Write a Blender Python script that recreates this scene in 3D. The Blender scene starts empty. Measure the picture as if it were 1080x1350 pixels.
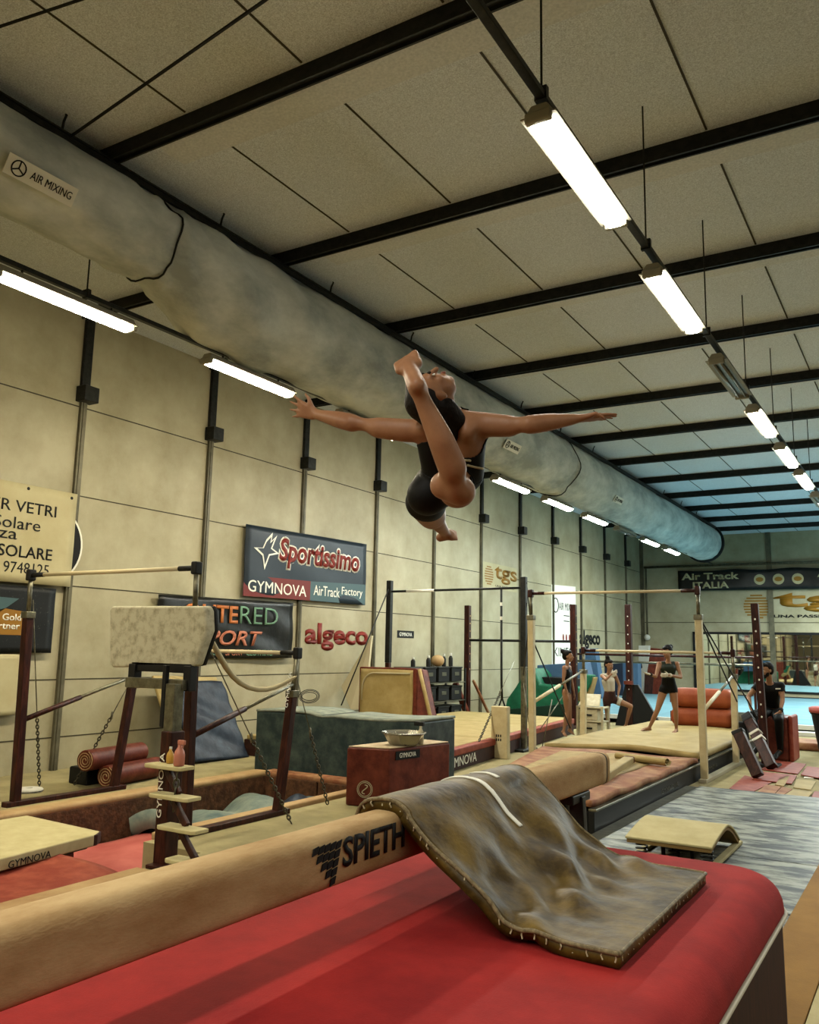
import bpy, bmesh, math, random
import numpy as np
from mathutils import Vector, Matrix
random.seed(7)
SC = bpy.context.scene
COL = SC.collection
PI = math.pi

# ------------------------------------------------------------------ camera
EYE = Vector((0, 0, 1.67))
YAW, PIT, ROL, FPX = math.radians(31.4005), math.radians(9.0939), math.radians(1.15434), 1124.95
_cy, _sy = math.cos(YAW), math.sin(YAW)
FWD = Vector((-_sy*math.cos(PIT), _cy*math.cos(PIT), math.sin(PIT)))
_r = Vector((_cy, _sy, 0)); _u = _r.cross(FWD)
RGT = _r*math.cos(ROL)+_u*math.sin(ROL)
UPV = -_r*math.sin(ROL)+_u*math.cos(ROL)
cam = bpy.data.cameras.new('camera'); camo = bpy.data.objects.new('camera', cam); COL.objects.link(camo)
M = Matrix((RGT, UPV, -FWD)).transposed().to_4x4(); M.translation = EYE
camo.matrix_world = M
cam.sensor_fit = 'HORIZONTAL'; cam.sensor_width = 36; cam.lens = FPX/1080*36
cam.clip_start = .05; cam.clip_end = 200
SC.camera = camo

def at(x, y, X=None, Y=None, Z=None, D=None):
    """a point of the photograph on the plane X=, Y= or Z= (or at depth D), in metres"""
    d = RGT*((x-540)/FPX)-UPV*((y-675)/FPX)+FWD
    if D is not None: t = D
    elif X is not None: t = X/d.x
    elif Y is not None: t = Y/d.y
    else: t = (Z-EYE.z)/d.z
    return EYE+d*t

# ------------------------------------------------------------------ world, exposure
SC.view_settings.view_transform = 'Standard'; SC.view_settings.look = 'None'
SC.view_settings.exposure = -0.2; SC.view_settings.gamma = 1
W = bpy.data.worlds.new('world'); SC.world = W; W.use_nodes = True
W.node_tree.nodes['Background'].inputs[0].default_value = (.5, .55, .5, 1)
W.node_tree.nodes['Background'].inputs[1].default_value = .3
SC.cycles.max_bounces = 8
SC.cycles.diffuse_bounces = 5
SC.cycles.caustics_reflective = False; SC.cycles.caustics_refractive = False
LAMP_WARM = (1.0, .90, .66); LAMP_MID = (1.0, .96, .84); LAMP_COOL = (.90, 1.0, .95)
TUBE, TUBE_WALL = 72.0, 215.0        # strength of the lit diffusers, middle row and wall row
def added_row(x, y0, y1, power, col):
    """an unseen strip light added out of frame to brighten the hall"""
    l = bpy.data.lights.new('added_light_row', 'AREA'); l.shape = 'RECTANGLE'; l.size = .3; l.size_y = y1-y0
    l.energy = power; l.color = col
    o = bpy.data.objects.new('added_light_row', l); COL.objects.link(o); o.location = (x, (y0+y1)/2, 4.85)
added_row(3.2, -6, 16, 450, (1, .96, .84))
added_row(3.2, 17, 33, 2500, LAMP_COOL)
added_row(7.2, -6, 33, 375, (1, .96, .86))
added_row(-1.83, -7, 1.5, 390, (1, .96, .84))
added_row(-6.87, -7, 2.0, 750, LAMP_WARM)
added_row(-1.83, 21, 33, 1700, LAMP_COOL)

# ------------------------------------------------------------------ materials
ALBEDO = .62      # colours below are read off the lit photograph; this brings them down to reflectances
def lin(c, k=None):
    return tuple(((v/255)/12.92 if v/255 <= .04045 else ((v/255+.055)/1.055)**2.4)*(ALBEDO if k is None else k) for v in c)
def mat(name, rgb, rough=.6, metal=0, rgb2=None, scale=8, lo=.35, hi=.65, bump=0, bscale=None, stretch=(1, 1, 1), detail=6, coat=0, spec=.2, k=None):
    m = bpy.data.materials.new(name); m.use_nodes = True
    nt = m.node_tree; b = nt.nodes['Principled BSDF']
    b.inputs['Base Color'].default_value = (*lin(rgb, k), 1); b.inputs['Roughness'].default_value = rough
    b.inputs['Metallic'].default_value = metal; b.inputs['Specular IOR Level'].default_value = spec
    if coat: b.inputs['Coat Weight'].default_value = coat; b.inputs['Coat Roughness'].default_value = .2
    if rgb2 or bump:
        tc = nt.nodes.new('ShaderNodeTexCoord'); mp = nt.nodes.new('ShaderNodeMapping')
        mp.inputs['Scale'].default_value = stretch
        nt.links.new(tc.outputs['Object'], mp.inputs[0])
    if rgb2:
        n = nt.nodes.new('ShaderNodeTexNoise'); n.inputs['Scale'].default_value = scale; n.inputs['Detail'].default_value = detail
        n.inputs['Roughness'].default_value = .65
        r = nt.nodes.new('ShaderNodeValToRGB')
        r.color_ramp.elements[0].position = lo; r.color_ramp.elements[1].position = hi
        r.color_ramp.elements[0].color = (*lin(rgb, k), 1); r.color_ramp.elements[1].color = (*lin(rgb2, k), 1)
        nt.links.new(mp.outputs[0], n.inputs[0]); nt.links.new(n.outputs[0], r.inputs[0]); nt.links.new(r.outputs[0], b.inputs['Base Color'])
    if bump:
        n2 = nt.nodes.new('ShaderNodeTexNoise'); n2.inputs['Scale'].default_value = bscale or scale*3; n2.inputs['Detail'].default_value = 5
        bp = nt.nodes.new('ShaderNodeBump'); bp.inputs['Strength'].default_value = bump; bp.inputs['Distance'].default_value = .02
        nt.links.new(mp.outputs[0], n2.inputs[0]); nt.links.new(n2.outputs[0], bp.inputs['Height']); nt.links.new(bp.outputs[0], b.inputs['Normal'])
    return m
def emis(name, rgb, s):
    m = bpy.data.materials.new(name); m.use_nodes = True
    b = m.node_tree.nodes['Principled BSDF']; b.inputs['Base Color'].default_value = (*rgb, 1)
    b.inputs['Emission Color'].default_value = (*rgb, 1); b.inputs['Emission Strength'].default_value = s
    return m
MT = {}
MT['wall'] = mat('wall_panel', (196, 188, 156), .5, rgb2=(160, 150, 116), scale=.9, lo=.36, hi=.7, bump=.04, bscale=24, detail=9)
MT['wall_dim'] = mat('unseen_wall_darkened', (96, 90, 72), .8)  # unseen walls, darkened so that they bounce less fill light
MT['joint'] = mat('joint', (70, 64, 46), .8)
MT['pillar'] = mat('pillar', (120, 114, 92), .45, .3, rgb2=(88, 84, 66), scale=3)
MT['ceil'] = mat('ceiling_plaster', (152, 158, 164), .95, rgb2=(212, 218, 224), scale=105, lo=.30, hi=.66, bump=.3, bscale=110, detail=3, k=1.05)
MT['ceil_soft'] = mat('ceiling_strip', (186, 190, 192), .95, rgb2=(212, 214, 214), scale=40, bump=.1, bscale=70, k=.9)
MT['steel_dark'] = mat('dark_steel', (34, 36, 34), .45, .4, rgb2=(52, 52, 48), scale=14)
MT['black'] = mat('black_rubber', (20, 20, 19), .55)
MT['floor'] = mat('floor_carpet', (150, 138, 98), .95, rgb2=(176, 164, 120), scale=2.2, bump=.15, bscale=180)
MT['duct'] = mat('duct_fabric', (146, 153, 150), .8, rgb2=(204, 208, 202), scale=1.7, lo=.34, hi=.64, bump=.25, bscale=11, stretch=(1, .55, 1), detail=10, k=.95)
MT['white_label'] = mat('white_label', (226, 224, 210), .6, k=.85)
MT['ink'] = mat('ink', (22, 22, 22), .7)
MT['lampbody'] = mat('lamp_body', (168, 164, 146), .5)
MT['lamp_clear'] = mat('lamp_clear', (150, 150, 138), .2)
MT['beam'] = mat('beam_suede', (172, 134, 86), .85, rgb2=(212, 182, 132), scale=4.2, lo=.34, hi=.62, bump=.12, bscale=120, stretch=(1.5, .6, 1.5))
MT['redvelour'] = mat('red_velour', (140, 20, 22), .9, rgb2=(178, 40, 36), scale=3.2, lo=.3, hi=.7, bump=.12, bscale=160)
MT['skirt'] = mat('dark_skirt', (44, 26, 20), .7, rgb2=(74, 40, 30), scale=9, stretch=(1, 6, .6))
MT['piping'] = mat('piping', (222, 214, 192), .6)
MT['olivevinyl'] = mat('olive_vinyl', (62, 47, 14), .48, rgb2=(128, 104, 46), scale=7, lo=.38, hi=.7, bump=.2, bscale=18, detail=8, spec=.14)
MT['stitch'] = mat('edge_stitch', (92, 78, 50), .6, rgb2=(150, 134, 98), scale=60)
MT['skin'] = mat('skin', (168, 122, 88), .48, rgb2=(150, 104, 74), scale=7, bump=.05, bscale=30)
MT['skin2'] = mat('skin_tan', (164, 120, 90), .55)
MT['hair'] = mat('hair', (12, 9, 7), .6, rgb2=(26, 18, 12), scale=40, bump=.3, bscale=60, spec=.12)
MT['leotard'] = mat('black_lycra', (11, 11, 10), .6, bump=.1, bscale=20, spec=.12)
MT['leo_green'] = mat('dark_green_lycra', (26, 36, 22), .5)
MT['grip'] = mat('white_grip', (214, 206, 186), .8)
MT['darkred'] = mat('dark_red_paint', (46, 17, 12), .42, .1, rgb2=(92, 46, 32), scale=8, lo=.45, hi=.75, stretch=(3, 3, .6))
MT['chrome'] = mat('galvanised', (150, 146, 124), .35, .8, rgb2=(106, 102, 86), scale=12)
MT['bar'] = mat('wood_bar', (222, 206, 166), .5)
MT['cream'] = mat('cream_paint', (226, 210, 168), .5, rgb2=(206, 188, 142), scale=5)
MT['rail_white'] = mat('steel_white', (200, 190, 160), .5, .1)
MT['tan'] = mat('tan_mat', (170, 148, 92), .7, rgb2=(194, 172, 116), scale=3, bump=.08, bscale=40)
MT['tan2'] = mat('tan_mat_worn', (158, 134, 84), .75, rgb2=(188, 164, 108), scale=4, bump=.15, bscale=25)
MT['pinktan'] = mat('faded_red_mat', (146, 88, 58), .75, rgb2=(186, 142, 100), scale=3.5, lo=.4, hi=.66, bump=.12, bscale=25)
MT['redvinyl'] = mat('red_vinyl', (88, 32, 20), .5, rgb2=(130, 62, 42), scale=7, lo=.35, hi=.7, bump=.12, bscale=14)
MT['redmat'] = mat('red_mat', (140, 52, 36), .6, rgb2=(176, 92, 66), scale=6, lo=.4, hi=.75, bump=.15, bscale=12)
MT['pink'] = mat('pink_mat', (206, 112, 102), .65, rgb2=(186, 88, 80), scale=3)
MT['brownpad'] = mat('dirty_brown_pad', (74, 46, 28), .8, rgb2=(124, 84, 54), scale=11, lo=.4, hi=.75, bump=.3, bscale=30)
MT['curbtop'] = mat('curb_top', (196, 166, 118), .75, rgb2=(176, 140, 96), scale=4)
MT['bluemat'] = mat('blue_vinyl', (26, 36, 52), .5, rgb2=(54, 68, 84), scale=5, lo=.42, hi=.7, bump=.6, bscale=6)
MT['blockblue'] = mat('dark_teal_vinyl', (40, 54, 56), .5, rgb2=(84, 98, 90), scale=5, lo=.4, hi=.75, bump=.15, bscale=10)
MT['blocktop'] = mat('chalky_teal', (110, 124, 116), .75, rgb2=(160, 164, 148), scale=5)
MT['chalk'] = mat('chalk_top', (214, 200, 168), .9, rgb2=(186, 160, 128), scale=9)
MT['pitblue'] = mat('pit_blue', (84, 106, 108), .6, rgb2=(150, 160, 144), scale=3, bump=.2, bscale=9)
MT['marble'] = mat('marbled_mat', (22, 25, 24), .5, rgb2=(156, 160, 146), scale=2.7, lo=.43, hi=.58, bump=.25, bscale=6, stretch=(1, 2.5, 1), detail=9)
MT['yellow'] = mat('ochre_carpet', (140, 100, 34), .8, rgb2=(162, 120, 48), scale=2, bump=.1, bscale=90)
MT['board'] = mat('suede_top', (196, 184, 134), .85, rgb2=(212, 200, 152), scale=6)
MT['woodside'] = mat('ply', (150, 122, 74), .7)
MT['bluefloor'] = mat('blue_carpet', (104, 148, 164), .9, rgb2=(122, 164, 176), scale=1.5)
MT['bluepanel'] = mat('blue_panel', (66, 96, 128), .6, rgb2=(80, 110, 138), scale=4)
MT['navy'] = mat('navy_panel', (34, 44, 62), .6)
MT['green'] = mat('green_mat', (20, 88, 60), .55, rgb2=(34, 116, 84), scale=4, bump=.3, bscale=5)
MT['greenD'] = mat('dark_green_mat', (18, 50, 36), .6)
MT['orange'] = mat('orange_roll', (150, 68, 36), .55, rgb2=(172, 88, 50), scale=3)
MT['banner_navy'] = mat('banner_navy', (28, 40, 50), .4, rgb2=(36, 48, 58), scale=2)
MT['banner_red'] = mat('banner_red', (122, 40, 32), .5)
MT['banner_teal'] = mat('banner_teal', (74, 100, 104), .45)
MT['banner_black'] = mat('banner_black', (22, 22, 20), .3, rgb2=(40, 40, 36), scale=3, bump=.6, bscale=3)
MT['banner_cream'] = mat('banner_cream', (206, 196, 154), .6, rgb2=(194, 182, 138), scale=2)
MT['white'] = mat('white_paint', (232, 230, 218), .5)
MT['letter_red'] = mat('letter_red', (134, 38, 26), .5)
MT['gold'] = mat('gold_letter', (158, 112, 34), .5)
MT['orange_ink'] = mat('orange_ink', (206, 122, 64), .5)
MT['green_ink'] = mat('green_ink', (118, 160, 130), .5)
MT['terracotta'] = mat('terracotta_ink', (200, 122, 92), .5)
MT['board_white'] = mat('scuffed_white_pad', (204, 198, 170), .75, rgb2=(124, 118, 88), scale=13, lo=.46, hi=.78, bump=.06)
MT['strap'] = mat('strap_cloth', (196, 184, 148), .8)
MT['chain'] = mat('chain_steel', (92, 88, 72), .4, .7)
MT['pinkplastic'] = mat('pink_plastic', (200, 128, 108), .3)
MT['yellowplastic'] = mat('yellow_plastic', (206, 160, 70), .35)
MT['chrome_bright'] = mat('bowl_steel', (190, 186, 170), .25, .9)
MT['whiteplastic'] = mat('white_plastic', (222, 212, 178), .5, rgb2=(196, 184, 146), scale=9)
MT['mirror'] = mat('mirror_glass', (225, 232, 226), .02, 1.0, k=1)
MT['eye'] = mat('eye_dark', (20, 14, 12), .3)
MT['lip'] = mat('lip', (150, 84, 70), .5)
MT['wristband'] = mat('wristband', (30, 28, 28), .6)

# ------------------------------------------------------------------ helpers
def tag(o, label=None, cat=None, group=None, kind=None):
    if label: o['label'] = label
    if cat: o['category'] = cat
    if group: o['group'] = group
    if kind: o['kind'] = kind
    return o
def empty(name, loc=(0, 0, 0), rz=0):
    o = bpy.data.objects.new(name, None); COL.objects.link(o); o.location = loc; o.rotation_euler = (0, 0, rz); o.empty_display_size = .1
    return o
def copy_tree(o, parent=None):
    c = o.copy(); COL.objects.link(c); c.parent = parent
    for ch in list(o.children): copy_tree(ch, c)
    return c
V = Vector
class MB:
    def __init__(s): s.v = []; s.f = []
    def add(s, vs, fs):
        n = len(s.v); s.v += [tuple(v) for v in vs]; s.f += [tuple(n+i for i in f) for f in fs]; return s
    def box(s, c, size, rot=None):
        x, y, z = (d/2 for d in size); R = rot or Matrix.Identity(3)
        vs = [V(c)+R@V((i*x, j*y, k*z)) for i in (-1, 1) for j in (-1, 1) for k in (-1, 1)]
        return s.add(vs, [(0, 1, 3, 2), (4, 6, 7, 5), (0, 4, 5, 1), (2, 3, 7, 6), (0, 2, 6, 4), (1, 5, 7, 3)])
    def b(s, x0, x1, y0, y1, z0, z1): return s.box(((x0+x1)/2, (y0+y1)/2, (z0+z1)/2), (abs(x1-x0), abs(y1-y0), abs(z1-z0)))
    def bar(s, p, q, w, h, up=(0, 0, 1)):
        p, q = V(p), V(q); d = (q-p); L = d.length; d = d/L; u = V(up)
        if abs(d.dot(u)) > .98: u = V((0, 1, 0))
        x = d.cross(u).normalized(); z = x.cross(d)
        return s.box((p+q)/2, (w, L, h), Matrix((x, d, z)).transposed())
    def tube(s, pts, r, n=10, caps=True):
        pts = [V(p) for p in pts]; rs = r if isinstance(r, (list, tuple)) else [r]*len(pts)
        d0 = (pts[1]-pts[0]).normalized(); a = d0.orthogonal().normalized(); vs = []; fs = []
        for i, p in enumerate(pts):
            d = (pts[min(i+1, len(pts)-1)]-pts[max(i-1, 0)]).normalized()
            a = (a-d*a.dot(d)).normalized(); b = d.cross(a)
            vs += [p+a*(rs[i]*math.cos(2*PI*k/n))+b*(rs[i]*math.sin(2*PI*k/n)) for k in range(n)]
        for i in range(len(pts)-1):
            for k in range(n): fs.append((i*n+k, i*n+(k+1) % n, (i+1)*n+(k+1) % n, (i+1)*n+k))
        if caps: fs += [tuple(range(n))[::-1], tuple((len(pts)-1)*n+k for k in range(n))]
        return s.add(vs, fs)
    def prism(s, pts, n):
        """pts: outline of 3D points; n: thickness vector"""
        pts = [V(p) for p in pts]; n = V(n); k = len(pts)
        return s.add(pts+[p+n for p in pts], [tuple(range(k))[::-1], tuple(range(k, 2*k))]+[(i, (i+1) % k, k+(i+1) % k, k+i) for i in range(k)])
    def lathe(s, prof, c, n=20):
        vs = []; fs = []
        for r, z in prof: vs += [V(c)+V((r*math.cos(2*PI*k/n), r*math.sin(2*PI*k/n), z)) for k in range(n)]
        for i in range(len(prof)-1):
            for k in range(n): fs.append((i*n+k, i*n+(k+1) % n, (i+1)*n+(k+1) % n, (i+1)*n+k))
        fs += [tuple(range(n))[::-1], tuple((len(prof)-1)*n+k for k in range(n))]
        return s.add(vs, fs)
    def ell(s, c, r, R=None, nu=14, nv=9):
        R = R or Matrix.Identity(3); vs = [V(c)+R@V((0, 0, r[2]))]; fs = []
        for j in range(1, nv):
            t = PI*j/nv
            vs += [V(c)+R@V((r[0]*math.sin(t)*math.cos(2*PI*i/nu), r[1]*math.sin(t)*math.sin(2*PI*i/nu), r[2]*math.cos(t))) for i in range(nu)]
        vs.append(V(c)+R@V((0, 0, -r[2])))
        for i in range(nu): fs.append((0, 1+i, 1+(i+1) % nu))
        for j in range(nv-2):
            for i in range(nu): fs.append((1+j*nu+i, 1+(j+1)*nu+i, 1+(j+1)*nu+(i+1) % nu, 1+j*nu+(i+1) % nu))
        e = len(vs)-1; q = 1+(nv-2)*nu
        for i in range(nu): fs.append((q+(i+1) % nu, q+i, e))
        return s.add(vs, fs)
    def grid(s, P, nu, nv, th=None):
        """P(u,v)->point; closed thickness th along -normal handled by solidify at build"""
        vs = [P(i/nu, j/nv) for j in range(nv+1) for i in range(nu+1)]
        return s.add(vs, [(j*(nu+1)+i, j*(nu+1)+i+1, (j+1)*(nu+1)+i+1, (j+1)*(nu+1)+i) for j in range(nv) for i in range(nu)])
    def build(s, name, m, parent=None, bevel=0, seg=2, smooth=False, solid=0, sub=0, origin=None):
        me = bpy.data.meshes.new(name)
        o0 = V(origin) if origin is not None else V((0, 0, 0))
        me.from_pydata([tuple(V(v)-o0) for v in s.v], [], s.f); me.update()
        bm = bmesh.new(); bm.from_mesh(me); bmesh.ops.recalc_face_normals(bm, faces=bm.faces); bm.to_mesh(me); bm.free()
        me.materials.append(MT[m] if isinstance(m, str) else m)
        o = bpy.data.objects.new(name, me); COL.objects.link(o)
        if parent: o.parent = parent
        if origin is not None: o.location = o0
        if solid:
            md = o.modifiers.new('solid', 'SOLIDIFY'); md.thickness = abs(solid); md.offset = -1 if solid > 0 else 1
        if bevel:
            md = o.modifiers.new('bevel', 'BEVEL'); md.width = bevel; md.segments = seg; md.limit_method = 'ANGLE'; md.angle_limit = math.radians(40)
        if sub:
            md = o.modifiers.new('sub', 'SUBSURF'); md.levels = sub; md.render_levels = sub
        if smooth or bevel or sub:
            me.polygons.foreach_set('use_smooth', [True]*len(me.polygons))
            if bevel and not smooth:
                md = o.modifiers.new('wn', 'WEIGHTED_NORMAL'); md.keep_sharp = False
        return o
def pad(name, m, x0, x1, y0, y1, z0, z1, bevel=.03, parent=None, rz=0, seg=3):
    c = ((x0+x1)/2, (y0+y1)/2, z0)
    o = MB().b(x0, x1, y0, y1, z0, z1).build(name, m, parent, bevel=bevel, seg=seg, origin=c)
    o.rotation_euler.z = rz
    return o
def slab(name, m, top, th, parent=None, bevel=.015, n=None):
    """a mat given by its top outline; th is its thickness downwards"""
    c = sum((V(p) for p in top), V())/len(top)
    return MB().prism([V(p) for p in top], n or (0, 0, -th)).build(name, m, parent, bevel=bevel, origin=c)

def wloc(o):
    return V(o.location)+(wloc(o.parent) if o.parent else V((0, 0, 0)))
def under(o, parent):
    """make an already placed world-space object a part of a placed (unrotated) thing"""
    w = wloc(o); o.parent = parent; o.location = w-wloc(parent)
    return o
def text(s, o, right, up, w, h, m, parent=None, name='lettering', bold=0, shear=0, th=.003, lift=0):
    """lettering: bottom-left corner o, fitted to w x h, facing right x up"""
    if 'M' in s: bold = 0
    c = bpy.data.curves.new('t', 'FONT'); c.body = s; c.offset = bold; c.extrude = 0; c.shear = shear; c.resolution_u = 3
    t = bpy.data.objects.new('t', c); COL.objects.link(t)
    dg = bpy.context.evaluated_depsgraph_get(); me = bpy.data.meshes.new_from_object(t.evaluated_get(dg))
    bpy.data.objects.remove(t); bpy.data.curves.remove(c)
    xs = [v.co.x for v in me.vertices]; ys = [v.co.y for v in me.vertices]
    x0, x1, y0, y1 = min(xs), max(xs), min(ys), max(ys)
    r, u = V(right).normalized(), V(up).normalized(); n = r.cross(u)
    bm = bmesh.new(); bm.from_mesh(me)
    ret = bmesh.ops.extrude_face_region(bm, geom=bm.faces[:])
    ev = [g for g in ret['geom'] if isinstance(g, bmesh.types.BMVert)]
    evs = set(ev)
    for v in bm.verts:
        z = (th if v in evs else 0)+lift
        v.co = r*((v.co.x-x0)/(x1-x0)*w)+u*((v.co.y-y0)/(y1-y0)*h)+n*z
    bmesh.ops.recalc_face_normals(bm, faces=bm.faces)
    bm.to_mesh(me); bm.free(); me.name = name
    me.materials.clear(); me.materials.append(MT[m])
    ob = bpy.data.objects.new(name, me); COL.objects.link(ob); ob.location = o
    if parent: under(ob, parent)
    return ob
def shape(pts2, o, right, up, m, parent=None, name='emblem', th=.003, lift=0):
    r, u = V(right).normalized(), V(up).normalized(); n = r.cross(u)
    ob = MB().prism([r*x+u*y+n*lift for x, y in pts2], n*th).build(name, m, None, origin=None)
    ob.location = o
    if parent: under(ob, parent)
    return ob
WR, WU = V((0, 1, 0)), V((0, 0, 1))       # reading direction on the left wall
BR, BU = V((1, 0, 0)), V((0, 0, 1))       # and on the back wall
def chain_pts(p, q, sag=0, n=12):
    p, q = V(p), V(q)
    return [p.lerp(q, i/n)+V((0, 0, -sag*4*(i/n)*(1-i/n))) for i in range(n+1)]
def chain(p, q, parent, link=.055, name='chain', r=.007):
    p, q = V(p), V(q); L = (q-p).length; n = max(2, int(L/(link*.72))); d = (q-p)/L; a = d.orthogonal().normalized(); b = d.cross(a)
    mb = MB()
    for i in range(n):
        c = p+d*(L*(i+.5)/n); s = a if i % 2 else b
        ring = [c+d*(link*.5*math.cos(t))+s*(link*.28*math.sin(t)) for t in [2*PI*k/8 for k in range(9)]]
        mb.tube(ring, r, 5, caps=False)
    o = mb.build(name, 'chain', parent, smooth=True); return o

# ================================================================== THE SETTING
def struct(o, label=None):
    o['kind'] = 'structure'
    if label: o['label'] = label
    return o
XW, YB, ZC = -10.0, 34.5, 6.4
# floor with the pit left open
PX0, PX1, PX2, PY0, PYM, PY1, PZ = -7.62, -5.86, -5.19, 1.5, 5.36, 9.0, -.62
fl = MB()
fl.b(XW-.2, PX0, -9, YB+.2, -.7, 0).b(PX2, 9, -9, YB+.2, -.7, 0).b(PX1, PX2, -9, PY0, -.7, 0).b(PX1, PX2, PYM, YB+.2, -.7, 0).b(PX0, PX1, -9, PY0, -.7, 0).b(PX0, PX1, PY1, YB+.2, -.7, 0).b(PX0, PX2, PY0, PY1, -.75, PZ)
struct(fl.build('floor', 'floor'))
struct(MB().b(XW-.2, XW, -9, YB+.2, -.7, 6.9).build('wall_left', 'wall'))
for k, z in enumerate((.42, 1.17, 2.42, 3.67, 4.92)):
    struct(MB().b(XW, XW+.004, -9, YB, z-.008, z+.008).build('trim_joint_left', 'joint'), 'horizontal joint between the left wall panels')
struct(MB().b(XW-.2, 9, YB, YB+.2, -.7, 6.9).build('wall_back', 'wall'))
struct(MB().b(8.8, 9, -9, YB, -.7, 6.9).build('wall_right', 'wall_dim'))
struct(MB().b(XW-.2, 9, -9.2, -9, -.7, 6.9).build('wall_front', 'wall_dim'))
for z in (1.17, 2.9, 4.2):
    struct(MB().b(XW, 9, YB-.004, YB, z-.012, z+.012).build('trim_joint_back', 'joint'))
for k in range(16):
    y = -5+2.5*k
    p = struct(MB().b(XW, XW+.05, y-.048, y+.048, 0, 5.0).b(XW+.05, XW+.062, y-.016, y+.016, 0, 5.0).build('trim_%d' % (k+1), 'pillar'))
    MB().b(XW, XW+.2, y-.12, y+.12, 4.98, 5.2).b(XW, XW+.06, y-.07, y+.07, 5.2, 6.2).build('bracket', 'steel_dark', p, bevel=.01)
for k, x in enumerate((-9.95, -5.1, -.3)):
    struct(MB().b(x-.09, x+.09, YB-.07, YB, 0, 6.3).build('trim_%d' % (20+k), 'pillar'))
# ceiling: flat panels, joints, a lower strip beyond each beam, a drop along the duct
struct(MB().prism([(-10.2, -9, 6.3), (9, -9, 6.3), (9, -9, 6.9), (-10.2, -9, 6.9)], (0, YB+9.2, 0)).build('ceiling', 'ceil'))
jt = MB()
for i in range(11):
    x = -5.33+1.30*i
    for k in range(-4, 12):
        y0 = 4.85+2.5*k+.5
        jt.b(x-.009, x+.009, y0, y0+1.95, 6.293, 6.302)
struct(jt.build('trim_joint_ceiling', 'joint'))
for k in range(-5, 12):
    y = 4.85+2.5*k
    o = struct(MB().b(-9.9, 9, y-.05, y+.05, 6.17, 6.185).b(-9.9, 9, y-.05, y-.03, 6.14, 6.17).b(-9.9, 9, y+.03, y+.05, 6.14, 6.17).b(-9.9, 9, y-.025, y+.025, 6.185, 6.31).build('trim_%d' % (40+k), 'steel_dark'), 'dark roof beam crossing the ceiling')
    MB().b(-5.9, 9, y+.03, y+.50, 6.255, 6.31).build('soffit_strip', 'ceil_soft', o)

# pipe along the back wall with a drop in the corner
t = empty('wall_pipe', (-9.7, YB-.12, 5.1)); tag(t, 'grey pipe along the back wall with a drop and white ball in the corner', 'pipe')
under(MB().tube([(-9.8, YB-.14, 5.1), (8.5, YB-.14, 5.1)], .05, 10).build('run', 'chrome', smooth=True), t)
under(MB().tube([(-9.72, YB-.16, 5.1), (-9.72, YB-.16, 2.4)], .035, 10).build('drop', 'pillar', smooth=True), t)
under(MB().ell((-9.72, YB-.2, 2.3), (.12, .12, .12)).build('ball_cap', 'white', smooth=True), t)

# mirror wall
t = empty('wall_mirror', (-5.5, YB-.05, .4)); tag(t, 'long frameless mirror along the back wall behind the blue floor', 'mirror')
under(MB().b(-7.9, 6, YB-.03, YB-.005, .4, 2.45).build('glass', 'mirror'), t)
under(MB().b(-7.95, 6, YB-.05, YB, 2.45, 2.54).b(-7.95, 6, YB-.05, YB, .33, .4).b(-7.99, -7.9, YB-.05, YB, .33, 2.54).build('frame', 'black'), t)

# ================================================================== DUCT
def duct_pt(a, y):
    """cross-section angle a (0 = towards the room, counter-clockwise), position y along the hall"""
    k = min(max((y-5.5)/1.3, 0), 1); k = k*k*(3-2*k)        # narrower before the seam at 5.6 m
    cx, cz, r = -6.60-.15*k, 5.76-.16*k, .43+.19*k
    w = 0
    for q, (f, amp, ph) in enumerate(((1.7, .016, .4), (4.1, .012, 1.3), (9.3, .007, 2.1), (17, .004, .2))):
        w += amp*math.sin(f*y+ph+a*(2+q))*math.sin(a*(3+q)+ph*3+y*.7)
    for yy in (5.6, 11.2, 16.8, 22.4, 28):
        d = abs(y-yy)
        if d < .6: w += .028*math.sin(d*20+a*5)*(1-d/.6)-.03*math.exp(-(d/.05)**2)
    aa = (a+PI) % (2*PI)-PI
    w -= .022*math.exp(-((aa+.95)/.09)**2)+.014*math.exp(-((aa-.1)/.06)**2)
    w += .03*k*math.exp(-((y-7)/1.2)**2)*math.sin(3*aa+6*y)
    return V((cx+math.cos(a)*(r+w), y, cz+math.sin(a)*(r+w)))
def duct_face(y):
    """the point of the duct that looks at the hall's middle, with its outward normal and upward direction"""
    b = -.54; p = duct_pt(b, y); n = V((math.cos(b), 0, math.sin(b))); return p, n, V((-math.sin(b), 0, math.cos(b)))
t = empty('air_duct', (-6.75, 5, 5.6)); tag(t, 'long grey fabric air duct hanging under the ceiling along the left wall', 'air duct')
mb = MB(); ys = [-4+.08*i for i in range(int(35.2/.08)+1)]; na = 40
vs = [duct_pt(2*PI*j/na, y) for y in ys for j in range(na)]
mb.add(vs, [(i*na+j, i*na+(j+1) % na, (i+1)*na+(j+1) % na, (i+1)*na+j) for i in range(len(ys)-1) for j in range(na)])
under(mb.build('sleeve', 'duct', smooth=True), t)
ring = [V((-6.75+.64*math.cos(a), 31.25, 5.6+.64*math.sin(a))) for a in [2*PI*j/36 for j in range(37)]]
under(MB().tube(ring, .07, 8, caps=False).build('end_collar', 'black', smooth=True), t)
under(MB().tube([(-6.75, 31.2, 5.6), (-6.75, 31.24, 5.6)], .6, 30).build('end_disc', 'steel_dark'), t)
rx, rz = -6.33, 6.1
under(MB().b(rx-.02, rx+.02, -4, 31.2, rz-.015, rz+.035).b(rx-.045, rx+.045, -4, 31.2, rz+.035, rz+.05).build('hanging_rail', 'steel_dark'), t)
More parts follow.
